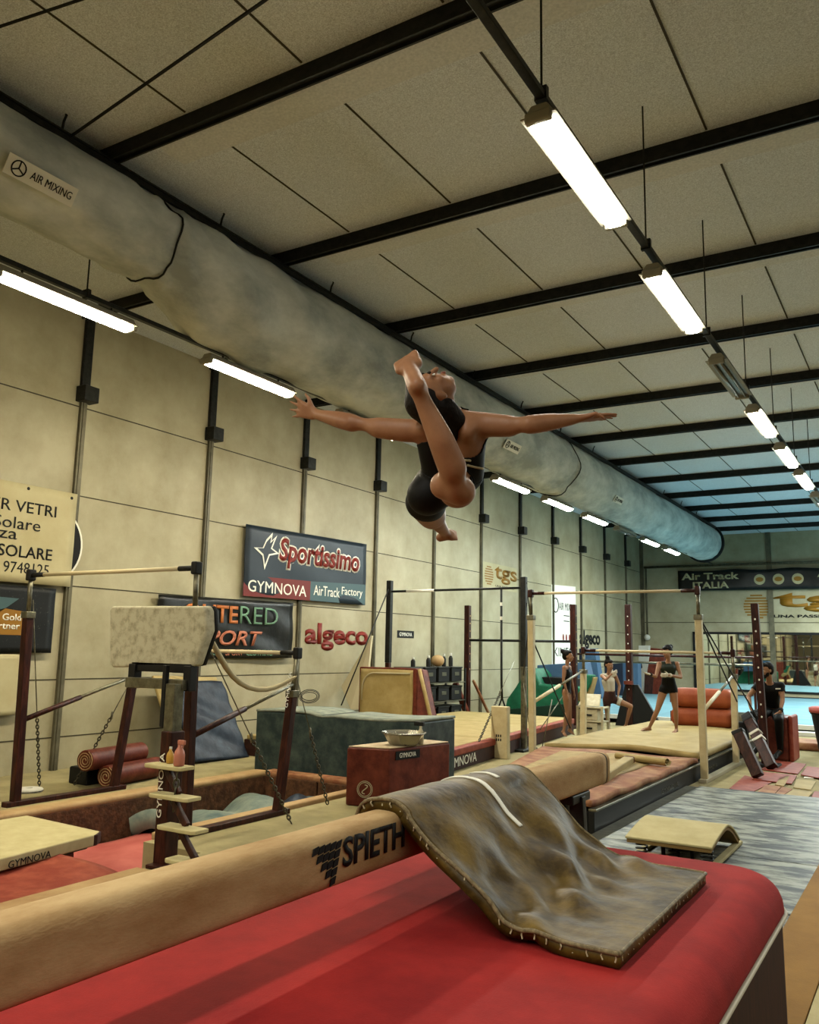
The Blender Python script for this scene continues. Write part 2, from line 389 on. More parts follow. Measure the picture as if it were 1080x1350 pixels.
for k in range(14):
    y = 4.3+2.0*k
    under(MB().tube([(rx, y, rz+.04), (rx+.02, y, rz+.14), (rx+.05, y, rz+.19), (rx+.01, y, rz+.25)], .012, 6).build('hook', 'steel_dark', smooth=True), t)
for y in (5.62, 16.9):
    pts = [duct_pt(a, y)*1+V((.012*math.cos(a), 0, .012*math.sin(a))) for a in [2*PI*j/40 for j in range(41)]]
    under(MB().tube(pts, .011, 6, caps=False).build('seam', 'steel_dark', smooth=True), t)
for (y0, w) in ((3.74, .66), (13.3, .62), (19.4, .62)):
    p0, n, up = duct_face(y0+w/2); p0 = V((p0.x, y0, p0.z))+n*.03-up*.075
    lb = MB().box(p0+WR*(w/2)+up*.075, (w, .17, .006), Matrix((WR, up, n)).transposed()).build('name_label', 'white_label', None)
    under(lb, t)
    e = text('AIR MIXING', p0+WR*(w*.34)+up*.042, WR, up, w*.60, .068, 'ink', None, 'lettering', .003, lift=.005); under(e, lb)
    c0 = p0+WR*(w*.17)+up*.075
    rg = [c0+WR*(.062*math.cos(q))+up*(.062*math.sin(q))+n*.006 for q in [2*PI*j/20 for j in range(21)]]
    g = MB().tube(rg, .006, 5, caps=False)
    for q in (PI/2, PI*7/6, PI*11/6): g.tube([c0+n*.006, c0+WR*(.058*math.cos(q))+up*(.058*math.sin(q))+n*.006], .006, 5)
    under(g.build('emblem', 'ink'), lb)

# ================================================================== LAMPS
def make_lamp(lit, col, label, power):
    t = empty('ceiling_lamp'); tag(t, label, 'lamp', None)
    L, w = 1.5, .085
    prof = [(-w, 0), (-w, .035), (-.05, .085), (.05, .085), (w, .035), (w, 0)]
    MB().prism([(x, -L/2, z) for x, z in prof], (0, L, 0)).build('housing', 'lampbody', t, bevel=.008)
    MB().b(-.115, .115, -L/2-.01, L/2+.01, 0, .008).build('rim', 'lampbody', t)  # rim widened to block the diffuser's upward light
    dp = [(-w+.006, 0), (w-.006, 0), (w-.02, -.03), (w-.045, -.045), (-w+.045, -.045), (-w+.02, -.03)]
    if lit:
        m = emis('lit_diffuser', col, power)
        MB().prism([(x, -L/2+.03, z) for x, z in dp], (0, L-.06, 0)).build('diffuser', m, t)
    else:
        for sx in (-.04, .04): MB().tube([(sx, -L/2+.06, -.02), (sx, L/2-.06, -.02)], .014, 10).build('tube', 'lamp_clear', t, smooth=True)
        MB().b(-w+.01, w-.01, -L/2+.02, L/2-.02, -.003, .0).build('reflector', 'chrome', t)
    for sy in (-1, 1): MB().b(-w, w, sy*L/2-.025, sy*L/2+.025, -.04, .03).build('end_cap', 'lampbody', t, bevel=.012)
    for sy in (-.5, .5): MB().tube([(0, sy, .08), (0, sy, .15)], .012, 6).build('clip', 'steel_dark', t)
    return t
ordn = ['nearest', 'second', 'third', 'fourth', 'fifth', 'sixth', 'seventh', 'eighth', 'ninth', 'tenth']
for k in range(10):
    lit = k != 7
    o = make_lamp(lit, LAMP_WARM if k < 3 else LAMP_MID if k < 5 else LAMP_COOL, '%s lamp along the left wall under the air duct, %s' % (ordn[k], 'glowing white' if lit else 'switched off'), TUBE_WALL*(1 if k < 4 else 1.35))
    o.location = (-6.87, (4.9, 7.5, 10.05, 12.5, 15.05, 17.5, 19.95, 22.4, 24.75, 27.2)[k], 4.87); o['group'] = 'lamps along the left wall'
for k in range(7):
    lit = k not in (2, 6)
    o = make_lamp(lit, LAMP_MID if k < 4 else LAMP_COOL, '%s lamp of the row hung under the middle of the ceiling, %s' % (ordn[k], 'glowing white' if lit else 'switched off'), TUBE)
    o.location = (-1.83, (5.15, 7.62, 10.15, 12.35, 14.7, 16.9, 19.3)[k], 4.86); o['group'] = 'lamps hung under the middle of the ceiling'
def lamp_rail(name, x, y0, y1, z, rods, label):
    t = empty(name, (x, y0, z)); tag(t, label, 'lamp rail')
    under(MB().b(x-.03, x+.03, y0, y1, z, z+.045).build('channel', 'steel_dark', bevel=.006), t)
    for y in rods:
        r = MB().tube([(x, y, z+.04), (x, y, 6.4)], .008, 6).build('rod', 'steel_dark', smooth=True); under(r, t)
        c = MB().b(x-.04, x+.04, y-.02, y+.02, z-.01, z+.08).build('clamp', 'steel_dark'); under(c, r)
    return t
lamp_rail('lamp_rail', -1.83, -3, 33, 5.0, [4.45+2.25*k for k in range(12)], 'dark rail carrying the middle row of lamps on rods from the ceiling')
lamp_rail('lamp_rail', -6.87, -3, 33, 5.0, [2.6+2.5*k for k in range(12)], 'dark rail carrying the lamps beneath the air duct')
p, q = at(0, 35, Z=6.06), at(105, 0, Z=6.08); d = (q-p)
o = MB().tube([p-d*2, q+d*4], .012, 6).build('bracing_cable', 'black'); tag(o, 'short black bracing cable at the ceiling, the one nearer the corner above the duct', 'cable')
p, q = at(93, 180, Z=6.08), at(350, 0, Z=6.1); d = (q-p)
o = MB().tube([p, q+d*.5], .014, 6).build('bracing_cable', 'black'); tag(o, 'long black bracing cable slanting from the duct rail across the ceiling', 'cable')

# ================================================================== BANNERS ON THE LEFT WALL
XS = XW+.078
def banner(name, y0, y1, z0, z1, m, label, x=XS, th=.012, cat='banner', wav=.006, skew=0):
    t = empty(name, (x, (y0+y1)/2, z0)); tag(t, label, cat)
    P = lambda u, v: V((x+wav*math.sin(u*9+v*3)*math.sin(v*7+u*2), y0+(y1-y0)*u, z0+(z1-z0)*v+skew*u*(1 if v > .5 else .4)))
    o = MB().grid(P, 24, 12).build('sheet', m, solid=th, smooth=True); under(o, t)
    return t, o
def T(s, y, z, w, h, m, t, x=XS+.012, **k):
    e = text(s, V((x, y, z)), WR, WU, w, h, m, None, k.pop('name', 'lettering'), **k); under(e, t); return e
def SH(pts, m, t, name='emblem', x=XS+.012, th=.003):
    o = MB().prism([(x, y, z) for y, z in pts], (th, 0, 0)).build(name, m); under(o, t); return o
def circ(yc, zc, r, n=28, r2=None): return [(yc+r*math.cos(2*PI*k/n), zc+(r2 or r)*math.sin(2*PI*k/n)) for k in range(n)]

t, s_ = banner('wall_banner', 4.6, 7.47, 2.40, 3.67, 'banner_cream', 'cream banner with black capitals hung high at the near end of the left wall', x=XS+.014)
T('PER VETRI', 6.12, 3.30, 1.04, .145, 'ink', t, x=XS+.028, bold=.006)
T('Solare', 6.28, 3.08, .66, .15, 'ink', t, x=XS+.028)
T('za', 6.36, 2.94, .26, .10, 'ink', t, x=XS+.028)
T('ISOLARE', 6.33, 2.72, .82, .15, 'ink', t, x=XS+.028, bold=.008)
T('0 9748125', 6.32, 2.52, .80, .14, 'ink', t, x=XS+.028)
for (y, z) in ((6.72, 3.62), (7.38, 3.6)): SH(circ(y, z, .022, 10), 'ink', t, 'eyelet', x=XS+.026)
t = empty('wall_disc', (XW+.01, 7.11, 2.44)); tag(t, 'black round sign with a pale rim half hidden behind the cream banner', 'sign')
SH(circ(7.11, 2.95, .53, 40), 'white_label', t, 'rim', x=XW+.068, th=.005); SH(circ(7.11, 2.95, .5, 40), 'ink', t, 'face', x=XW+.073, th=.004)
m_star = mat('speckled_black', (18, 20, 20), .5, rgb2=(96, 100, 88), scale=28, lo=.62, hi=.74)
t, s_ = banner('wall_banner', 4.6, 7.27, 1.52, 2.36, m_star, 'black speckled banner with an orange shield under the cream banner', wav=.004)
SH([(5.9, 2.22), (6.74, 2.2), (6.55, 2.06), (6.3, 1.9), (5.9, 1.9)], 'banner_teal', t, 'triangle')
SH([(6.05, 1.74), (6.3, 1.98), (6.55, 2.07), (6.62, 2.06), (6.92, 2.03), (6.92, 1.74)], 'gold', t, 'shield')
T('Gold', 6.53, 1.92, .26, .085, 'white_label', t, x=XS+.016, bold=.01)
T('Partner', 6.36, 1.81, .42, .085, 'white_label', t, x=XS+.016, bold=.01)
t, s_ = banner('wall_sheet', 4.6, 6.9, .75, 1.5, 'banner_cream', 'pale scuffed sheet on the wall below the black speckled banner', wav=.01)

t, s_ = banner('wall_banner', 10.89, 14.56, 2.50, 3.72, 'banner_navy', 'navy banner with a star figure and white-edged red script over red and teal fields', wav=.008, skew=.07)
SH([(10.89, 2.495), (12.72, 2.52), (12.72, 2.88), (10.89, 2.85)], 'banner_red', t, 'red_field', x=XS+.008, th=.008)
SH([(12.72, 2.52), (14.55, 2.54), (14.55, 2.95), (12.72, 2.88)], 'banner_teal', t, 'teal_field', x=XS+.008, th=.008)
for bold, m_, xx in ((.075, 'white_label', XS+.016), (.028, 'letter_red', XS+.020)):
    g = .03 if bold > .05 else 0
    T('Sportissimo', 11.78-g, 3.06-g, 2.52+2*g, .54+2*g, m_, t, x=xx, bold=bold, shear=.12)
T('GYMNOVA', 11.0, 2.58, 1.6, .2, 'white_label', t, x=XS+.018, bold=.03)
T('AirTrack', 12.82, 2.63, .83, .19, 'white_label', t, x=XS+.018)
T('Factory', 13.72, 2.65, .72, .2, 'white_label', t, x=XS+.018)
star = [(11.10, 3.34), (11.33, 3.36), (11.42, 3.52), (11.58, 3.66), (11.55, 3.50), (11.70, 3.62), (11.58, 3.38), (11.78, 3.30), (11.52, 3.24), (11.40, 2.98), (11.33, 3.22)]
cy_, cz_ = 11.42, 3.33
SH(star, 'white_label', t, 'star_outline', x=XS+.016)
SH([(cy_+(y-cy_)*.74, cz_+(z-cz_)*.74) for y, z in star], 'banner_navy', t, 'star_fill', x=XS+.019)

t, s_ = banner('wall_banner', 9.05, 12.25, 1.44, 2.40, 'banner_black', 'glossy black banner with orange and green outlined words behind the padded board', wav=.02, skew=.05)
X2 = XS+.036
T('OUTE', 9.55, 2.02, 1.22, .29, 'orange_ink', t, x=X2, bold=.02)
T('RED', 10.82, 2.03, .98, .29, 'green_ink', t, x=X2, bold=-.004)
T('SPORT', 9.85, 1.66, 1.55, .25, 'terracotta', t, x=X2, bold=.02, shear=.25)
T('QUALITY', 9.95, 1.49, .5, .1, 'green_ink', t, x=X2); T('SPORT', 10.52, 1.5, .42, .1, 'terracotta', t, x=X2); T('CLOTHING', 11.02, 1.5, .66, .1, 'green_ink', t, x=X2)

t = empty('wall_sign', (XW+.01, 13.8, 1.5)); tag(t, 'dark red wall lettering in lower case beside the navy banner', 'sign')
T('algeco', 12.72, 1.60, 2.1, .52, 'letter_red', t, x=XW+.004, bold=.03, th=.01)
t = empty('wall_sign', (XW+.01, 16.3, 1.9)); tag(t, 'small black name plate with white letters on the wall by the high bar', 'sign')
SH([(15.96, 1.9), (16.67, 1.9), (16.67, 2.06), (15.96, 2.06)], 'ink', t, 'plate', x=XW+.004); T('GYMNOVA', 16.05, 1.94, .53, .08, 'white_label', t, x=XW+.008, bold=.02)
def striped_disc(t, c, r, right, up, m, n=8, lift=.0):
    rr, u = V(right), V(up); nn = rr.cross(u)
    for k in range(n):
        a = -r+2*r*(k+.5)/n; h = 2*r/n*.28; w = math.sqrt(max(r*r-a*a, 0))
        o = MB().box(V(c)+u*a+nn*lift, (w*2, h*2, .006), Matrix((rr, u, nn)).transposed()).build('stripe', m); under(o, t)
t = empty('wall_sign', (XW+.01, 21.2, 3.4)); tag(t, 'ochre lower case letters with striped disc high on the left wall beyond the gymnast', 'sign')
SH([(20.1, 3.3), (22.3, 3.3), (22.3, 3.98), (20.1, 3.98)], 'banner_cream', t, 'sheet', x=XW+.004)
T('tgs', 20.85, 3.46, 1.45, .48, 'gold', t, x=XW+.009, bold=.022); striped_disc(t, (XW+.01, 20.5, 3.64), .26, WR, WU, 'gold')
T('UNA PASSIONE', 20.9, 3.36, 1.2, .06, 'ink', t, x=XW+.009)
t = empty('wall_banner', (XW+.01, 26, 1.4)); tag(t, 'tall white banner with small black lettering and three red marks on the far left wall', 'banner')
SH([(24.9, 1.1), (27.0, 1.1), (27.0, 3.8), (24.9, 3.72)], 'white_label', t, 'sheet', x=XW+.004, th=.01)
T('AIR MIXING', 25.5, 2.97, 1.45, .24, 'ink', t, x=XW+.015, bold=.01)
rg = [V((XW+.016, 25.22+.22*math.cos(q), 3.1+.22*math.sin(q))) for q in [2*PI*j/20 for j in range(21)]]
under(MB().tube(rg, .018, 5, caps=False).build('emblem', 'ink'), t)
for k in range(3): SH(circ(25.85+.27*k, 2.1, .07, 10, .13), 'letter_red', t, 'red_mark', x=XW+.015)
T('KINEO', 25.05, 1.52, 1.7, .28, 'ink', t, x=XW+.015)
for k in range(2): SH([(25.9, 2.62+.17*k), (26.4, 2.62+.17*k), (26.4, 2.65+.17*k), (25.9, 2.65+.17*k)], 'ink', t, 'rule', x=XW+.015)
t = empty('wall_sign', (XW+.01, 28.4, 1.9)); tag(t, 'black lower case lettering with heavy strokes low on the far left wall', 'sign')
T('algeco', 27.35, 1.78, 2.05, .62, 'ink', t, x=XW+.004, bold=.03, th=.01)
# back wall
t = empty('wall_banner', (-4, YB-.1, 4.1)); tag(t, 'long black banner with cream lettering and round badges across the back wall', 'banner')
P = lambda u, v: V((-8.44+10.4*u, YB-.2+.012*math.sin(u*40)*v, 4.12+.80*v-.05*math.sin(u*PI*5)**2*v))
under(MB().grid(P, 60, 6).build('sheet', 'banner_black', solid=.01, smooth=True), t)
for x in (-8.3, -3.45):
    for s, xx, z, w, h in (('Air Track', x, 4.54, 2.15, .27), ('ITALIA', x+.42, 4.2, 1.35, .26)):
        e = text(s, V((xx, YB-.235, z)), BR, BU, w, h, 'banner_cream', None, bold=.03); under(e, t)
for k in range(3):
    x = -5.42+.66*k
    g = MB().prism([(x+.2*math.cos(a), YB-.24, 4.5+.2*math.sin(a)) for a in [2*PI*j/20 for j in range(20)]], (0, .01, 0)).build('badge', 'banner_cream'); under(g, t)
    h = MB().prism([(x+.14*math.cos(a), YB-.246, 4.5+.09*math.sin(a)) for a in [2*PI*j/12 for j in range(12)]], (0, .004, 0)).build('badge_figure', 'gold'); under(h, g)
t = empty('wall_sign', (-4, YB-.02, 3.1)); tag(t, 'large ochre letters and striped disc painted on the back wall above the mirror', 'sign')
e = text('tgs', V((-5.02, YB-.012, 3.28)), BR, BU, 3.6, .72, 'gold', None, bold=.025); under(e, t)
e = text('UNA PASSIONE', V((-5.02, YB-.012, 3.08)), BR, BU, 2.3, .11, 'ink', None, bold=.03); under(e, t)
striped_disc(t, (-5.6, YB-.012, 3.5), .47, BR, BU, 'gold', 9)

# ================================================================== BALANCE BEAM, RED LANDING MAT AND DRAPED MAT
BX, BZ = -1.55, 1.153
t = empty('balance_beam', (BX, 2, 0)); tag(t, 'tan suede balance beam with black lettering on its side passing over the red mat', 'balance beam')
prof = []
for k in range(40):
    a = 2*PI*k/40; c, s = math.cos(a), math.sin(a)
    prof.append((.066*math.copysign(abs(c)**.55, c), -.08+.08*math.copysign(abs(s)**.45, s)))
mb = MB(); yb = [-.6+.06*i for i in range(85)]
vs = [(BX+x, y, BZ+z) for y in yb for x, z in prof]; n = 40
mb.add(vs, [(i*n+j, i*n+(j+1) % n, (i+1)*n+(j+1) % n, (i+1)*n+j) for i in range(len(yb)-1) for j in range(n)]+[tuple(range(n)), tuple((len(yb)-1)*n+j for j in range(n))])
under(mb.build('body', 'beam', smooth=True), t)
for y in (-.6, 4.44):
    under(MB().prism([(BX+x*1.01, y, BZ-.08+(z+.08)*1.01) for x, z in prof], (0, .012, 0)).build('end_seam', 'ink'), t)
    under(MB().prism([(BX+x, y+(.012 if y > 0 else -.05), BZ+z) for x, z in prof], (0, .05, 0)).build('end_cap', 'beam', bevel=.012), t)
for y in (.2, 4.1):
    for sx in (-1, 1):
        under(MB().bar((BX+.03*sx, y, BZ-.17), (BX+.06*sx+(.33 if sx < 0 else .02)*sx*(.5), y+.02, .02), .07, .05).build('leg', 'steel_dark', bevel=.006), t)
    under(MB().b(BX-.055, BX+.055, y-.12, y+.12, BZ-.20, BZ-.155).build('saddle', 'steel_dark', bevel=.008), t)
    under(MB().b(BX-.35, BX+.35, y-.03, y+.03, 0, .04).build('foot_bar', 'steel_dark', bevel=.008), t)
SX = BX+.0685
text('SPIETH', V((SX, 2.10, BZ-.105)), WR, WU, .335, .083, 'ink', t, bold=.025, th=.002)
k6 = []
for r in range(5):                                     # slanted stepped mark of small bars
    for c in range(5-r):
        y = 1.955+.027*(c+r*.78); z = BZ-.048-.0235*r
        g = MB().prism([(SX-.001, y, z), (SX-.001, y+.023, z+.004), (SX-.001, y+.029, z+.023), (SX-.001, y+.006, z+.019)], (.003, 0, 0)).build('emblem_bar', 'ink'); under(g, t)

# red mat
RT = .845
def ring_pad(x0, x1, y0, y1, rp, zs, n=10):
    """stacked rounded rectangles: zs = [(z, inset)]"""
    vs = []; fs = []
    for z, ins in zs:
        r = max(rp-ins, .02)
        for (cx, cy, a0) in ((x1-ins-r, y1-ins-r, 0), (x0+ins+r, y1-ins-r, PI/2), (x0+ins+r, y0+ins+r, PI), (x1-ins-r, y0+ins+r, 3*PI/2)):
            for k in range(n): a = a0+PI/2*k/(n-1); vs.append((cx+r*math.cos(a), cy+r*math.sin(a), z))
    m = 4*n
    for i in range(len(zs)-1):
        for j in range(m): fs.append((i*m+j, i*m+(j+1) % m, (i+1)*m+(j+1) % m, (i+1)*m+j))
    fs += [tuple(range(m))[::-1], tuple((len(zs)-1)*m+j for j in range(m))]
    return MB().add(vs, fs)
t = empty('landing_mat', (-1.5, 2, 0)); tag(t, 'big red velour landing mat with dark sides and white piping beneath the balance beam', 'gym mat')
rz = [(.72, 0), (.745, .002)]+[(.745+.1*math.sin(a), .1*(1-math.cos(a))+.002) for a in [PI/2*k/6 for k in range(1, 7)]]
under(ring_pad(-2.55, -.535, -1.2, 3.83, .24, rz).build('top', 'redvelour', smooth=True), t)
under(ring_pad(-2.54, -.545, -1.19, 3.82, .23, [(0.0, -.005), (.72, 0)]).build('side_skirt', 'skirt', smooth=False), t)
pp = []
for (cx, cy, a0) in ((-.535-.24, 3.83-.24, 0), (-2.55+.24, 3.83-.24, PI/2), (-2.55+.24, -1.2+.24, PI), (-.535-.24, -1.2+.24, 3*PI/2)):
    pp += [(cx+.243*math.cos(a0+PI/2*k/8), cy+.243*math.sin(a0+PI/2*k/8), .722) for k in range(9)]
under(MB().tube(pp+[pp[0]], .009, 6, caps=False).build('piping', 'piping', smooth=True), t)

# mat draped over the beam
prf = [(-1.70, 1.02), (-1.675, 1.11), (-1.635, 1.172), (-1.55, 1.192), (-1.48, 1.178), (-1.42, 1.13), (-1.33, 1.055), (-1.24, .985), (-1.15, .935), (-1.05, .903), (-.93, .889), (-.76, .889)]
_cum = [0]
for a, b in zip(prf, prf[1:]): _cum.append(_cum[-1]+math.dist(a, b))
def prof_at(v):
    s = v*_cum[-1]; i = 0
    while i < len(_cum)-2 and s > _cum[i+1]: i += 1
    f = (s-_cum[i])/(_cum[i+1]-_cum[i])
    P0, P1, P2, P3 = (prf[max(min(j, len(prf)-1), 0)] for j in (i-1, i, i+1, i+2))
    cr = lambda a, b, c, d: .5*(2*b+(c-a)*f+(2*a-5*b+4*c-d)*f*f+(3*b-a-3*c+d)*f**3)
    return cr(P0[0], P1[0], P2[0], P3[0]), cr(P0[1], P1[1], P2[1], P3[1])
def drape(u, v, off=0):
    x, z = prof_at(v); x2, z2 = prof_at(min(v+.01, 1)); x1, z1 = prof_at(max(v-.01, 0))
    nx, nz = -(z2-z1), (x2-x1); L = math.hypot(nx, nz) or 1; nx, nz = nx/L, nz/L
    y0 = 2.44-.09*v; y1 = 3.41-.05*v**2
    if v < .45: y1 += .05*(1-v/.45)
    y = y0+(y1-y0)*u
    env = math.exp(-((v-.62)/.22)**2)
    w = .016*math.sin(9*u+14*v)*env+.011*math.sin(23*u-9*v+1)*env+.008*math.sin(41*u+17*v)*math.exp(-((v-.7)/.18)**2)+.007*math.sin(19*v+3*u)*math.sin(13*u)
    w += .015*math.exp(-((u-.9)/.1)**2)*math.exp(-((v-.60)/.12)**2)+.014*math.sin(33*(u*.6+v))*math.exp(-((v-.72)/.09)**2)
    if v > .8: w *= max(0.15, 1-(v-.8)*5)
    if abs(x-BX) < .1: w = abs(w)*.5
    w = max(w, -.012)
    return V((x+nx*(w+off), y, z+nz*(w+off)))
t = empty('draped_mat', (-1.2, 2.9, .845)); tag(t, 'worn olive vinyl mat draped over the balance beam down onto the red mat', 'gym mat')
under(MB().grid(drape, 60, 90).build('cover', 'olivevinyl', solid=.04, smooth=True), t)
for us in ((0,), (1,), None):
    pts = [drape(us[0], k/60, -.004) for k in range(61)] if us else [drape(k/40, 1, -.004) for k in range(41)]
    under(MB().tube(pts, .007, 6).build('edge_piping', 'stitch', smooth=True), t)
    st = MB(); step = 2
    for i in range(1, len(pts)-1, step):
        a = pts[i]; st.tube([a+V((0, 0, .006)), a+V((random.uniform(-.006, .006), random.uniform(-.006, .006), -.012)), a+V((0, 0, -.022))], .0028, 4)
    o = under(st.build('edge_stitching', 'strap'), t); o['kind'] = 'stuff'
for (ua, ub, va, vb, w) in ((.53, .60, .14, .47, .026), (.70, .71, .18, .285, .026)):
    P = lambda a, b: drape(ua+(ub-ua)*b+w*(a-.5), va+(vb-va)*b, .004)
    under(MB().grid(P, 3, 40).build('white_strip', 'white_label', solid=.004, smooth=True), t)

# ================================================================== UNEVEN BARS BY THE PIT
def post_pts(p, q): return V(p), V(q)
def bars_set(label, xl, xr, yh, yl, zh, zl, postm, barm, w, lean=.0, name='uneven_bars', base=True, tubez=.42, capm='black', low_dx=0, zf=0.0):
    t = empty(name, ((xl+xr)/2, (yh+yl)/2, 0)); tag(t, label, 'gymnastics bars')
    for x in (xl, xr):
        for (y, z, dy, dx) in ((yh, zh, -.05, 0), (yl, zl, lean, low_dx)):
            a, b = V((x, y, zf+.03)), V((x+dx, y+dy, z))
            c = a.lerp(b, 1-tubez/(z-zf))
            o = under(MB().bar(a, c, w, w, up=(0, 1, 0)).build('post', postm, bevel=.008), t)
            u = under(MB().tube([c, b], w*.28, 10).build('inner_tube', 'chrome', smooth=True), t)
            under(MB().bar(c+V((0, 0, -.04)), c+V((0, 0, .03)), w*1.25, w*1.25, up=(0, 1, 0)).build('collar', 'chrome', bevel=.006), t)
            under(MB().box(b, (.07, .09, .12)).build('head', capm, bevel=.015), t)
        if base: under(MB().b(x-.05, x+.05, min(yh, yl)-.12, max(yh, yl)+.14, zf, zf+.05).build('base_rail', postm if postm != 'cream' else 'rail_white', bevel=.006), t)
        za = zf+(zh-zf)*.36; zb = zf+(zl-zf)*.80
        pa = V((x, yh-.05*.36, za)); pb = V((x, yl+lean*.75, zb)); pm = pa.lerp(pb, .5)
        o = under(MB().tube([pa, pm], .028, 10).build('spreader', postm, smooth=True), t)
        under(MB().tube([pm, pb], .019, 8).build('spreader_rod', 'chrome', smooth=True), t)
    for (y, z, dx) in ((yh-.05, zh, 0), (yl+lean, zl, low_dx)):
        b = under(MB().tube([(xl+.2+dx, y, z), (xr-.2+dx, y, z)], .021, 12).build('bar', barm, smooth=True), t)
        for s, x in ((1, xl), (-1, xr)):
            under(MB().tube([(x+dx, y, z), (x+dx+s*.22, y, z)], .026, 10).build('bar_end', capm, smooth=True), t)
    return t
t = bars_set('dark red uneven bars standing over the foam pit with chains at their feet', -8.14, -5.72, 5.70, 6.95, 2.36, 1.60, 'darkred', 'bar', .085, lean=.22)
def cable_chain(t, a, b, f=.5):
    a, b = V(a), V(b); m = a.lerp(b, f)
    under(MB().tube([a, m], .006, 5).build('cable', 'chrome', smooth=True), t); under(chain(m, b, None), t)
    under(MB().ell(m, (.014, .014, .05)).build('turnbuckle', 'chrome', smooth=True), t)
cable_chain(t, (-8.14, 5.7, 2.1), at(52, 1038, Z=0.02), .6)
cable_chain(t, (-8.14, 7.1, 1.25), at(98, 1034, Z=0.03), .35)
cable_chain(t, (-5.72, 5.75, 1.8), at(384, 1085, Z=0.02), .55)
cable_chain(t, (-5.72, 7.15, 1.4), at(432, 1060, Z=0.02), .45)
under(text('GYMNOVA', V((-5.672, 6.98, 1.05)), V((0, .12, 1)), V((0, -1, .12)), .36, .045, 'white_label', None, bold=.02), t)
# padded strap slung from the high post to the low bar post
pts = [at(x, y, X=-5.65 if i == 6 else None, D=None if i == 6 else d) for i, (x, y, d) in enumerate(((262, 805, 7.7), (276, 840, 7.6), (291, 868, 7.75), (305, 892, 7.95), (326, 908, 8.15), (352, 911, 8.4), (374, 902, 8.5), (393, 890, 8.55)))]
pts[6] = at(374, 902, D=8.5)
o = MB().tube(pts, [.016, .024, .03, .03, .028, .028, .024, .016], 8).build('padded_strap', 'strap', smooth=True, sub=1); tag(o, 'cream padded strap slung between the posts of the dark red bars', 'strap')
# coil of rope hung on the low post
c = at(408, 918, D=8.6); ring = MB()
for k in range(3): ring.tube([c+RGT*(.075+.012*k)*math.cos(q)+UPV*(.035+.018*k)*math.sin(q)+FWD*.03*math.sin(q+k) for q in [2*PI*j/22 for j in range(23)]], .004, 5, caps=False)
o = ring.build('rope_coil', 'steel_dark', smooth=True); tag(o, 'coil of dark cord hanging behind the slanting post of the dark red bars', 'cord'); o['kind'] = 'stuff'
# lone hook on a cord from the duct, hanging at the wall
# ================================================================== PADDED BOARD ON ITS POST, STEPS, BOTTLES
t = empty('spotting_table', (-5.12, 4.85, 0)); tag(t, 'scuffed white padded board on a dark lettered post left of the dark red bars', 'vaulting table')
bp = [at(x, y, Y=5.0) for x, y in ((147, 799), (268, 799), (271, 806), (272, 832), (266, 848), (256, 878), (252, 879), (147, 880), (144, 874), (144, 804))]
yn = V((.08, 1, .05)).normalized()
o = MB().prism(bp, yn*.10).build('padded_top', 'board_white', bevel=.02, seg=3); under(o, t)
o = MB().prism([p+yn*.10 for p in bp], yn*.03).build('backing', 'black', bevel=.006); under(o, t)
X0, X1 = at(172, 890, Y=5.0).x, at(252, 890, Y=5.0).x
for x in (X0+.03, X1-.03): under(MB().b(x-.04, x+.04, 4.98, 5.06, 1.30, 1.50).build('bracket_arm', 'black', bevel=.008), t)
under(MB().b(X0, X1, 5.0, 5.05, 1.44, 1.52).build('bracket_bar', 'black', bevel=.008), t)
under(MB().b(X0+.02, X1-.02, 4.93, 5.02, 1.31, 1.39).build('cross_channel', 'chrome', bevel=.006), t)
under(MB().b(-5.27, -5.23, 4.9, 4.94, 1.02, 1.5).build('lock_rod', 'black', bevel=.006), t)
under(MB().b(-5.18, -5.08, 4.86, 4.96, .7, 1.36).build('inner_column', 'chrome', bevel=.006), t)
under(MB().b(-5.17, -5.05, 4.83, 4.97, .02, 1.0).build('column', 'darkred', bevel=.01), t)
under(MB().b(-5.17, -4.75, 4.76, 5.04, 0, .03).build('base_plate', 'darkred', bevel=.006), t)
under(text('GYMNOVA', V((-5.195, 4.826, .36)), V((0, 0, 1)), V((-1, 0, 0)), .48, .05, 'white_label', None, bold=.02), t)
o = [x for x in t.children if x.name.startswith('lettering')][0]; o.location = V((-5.105, 4.826, .36))-V(t.location)
t = empty('step_unit', (-4.95, 4.75, 0)); tag(t, 'four tan wooden treads on a zigzag stringer beside the lettered post', 'steps')
tr = []
for k, (x0, x1, y) in enumerate(((199, 249, 1010), (205, 258, 1047), (216, 268, 1084), (227, 281, 1120))):
    yy = 4.78-.05*k
    a, b = at(x0, y, Y=yy), at(x1, y-8, Y=yy); z = .74-.20*k
    w = .13
    tr.append((a.x, b.x, z, yy))
    o = MB().prism([(a.x, yy-w/2, z), (a.x+.03, yy-w/2-.02, z), (b.x-.03, yy-w/2-.02, z), (b.x, yy-w/2, z), (b.x, yy+w/2, z), (a.x, yy+w/2, z)], (0, 0, .028)).build('tread', 'board', bevel=.006); under(o, t)
for k in range(4):
    a0, b0, z0, y0 = tr[k]; xm = (a0+b0)/2
    if k < 3:
        a1, b1, z1, y1 = tr[k+1]; xm1 = (a1+b1)/2
        under(MB().bar((xm-.05, y0+.02, z0), (xm1+.02, y1+.02, z1+.03), .05, .035, up=(0, 1, 0)).build('stringer', 'darkred', bevel=.005), t)
    else: under(MB().bar((xm, y0+.02, z0), (xm+.02, y0, .0), .06, .05, up=(0, 1, 0)).build('stringer', 'darkred', bevel=.005), t)
under(chain((tr[0][1]-.07, 4.74, .73), (tr[0][1]-.09, 4.74, .45), None, .07, r=.008), t)
zt = .768
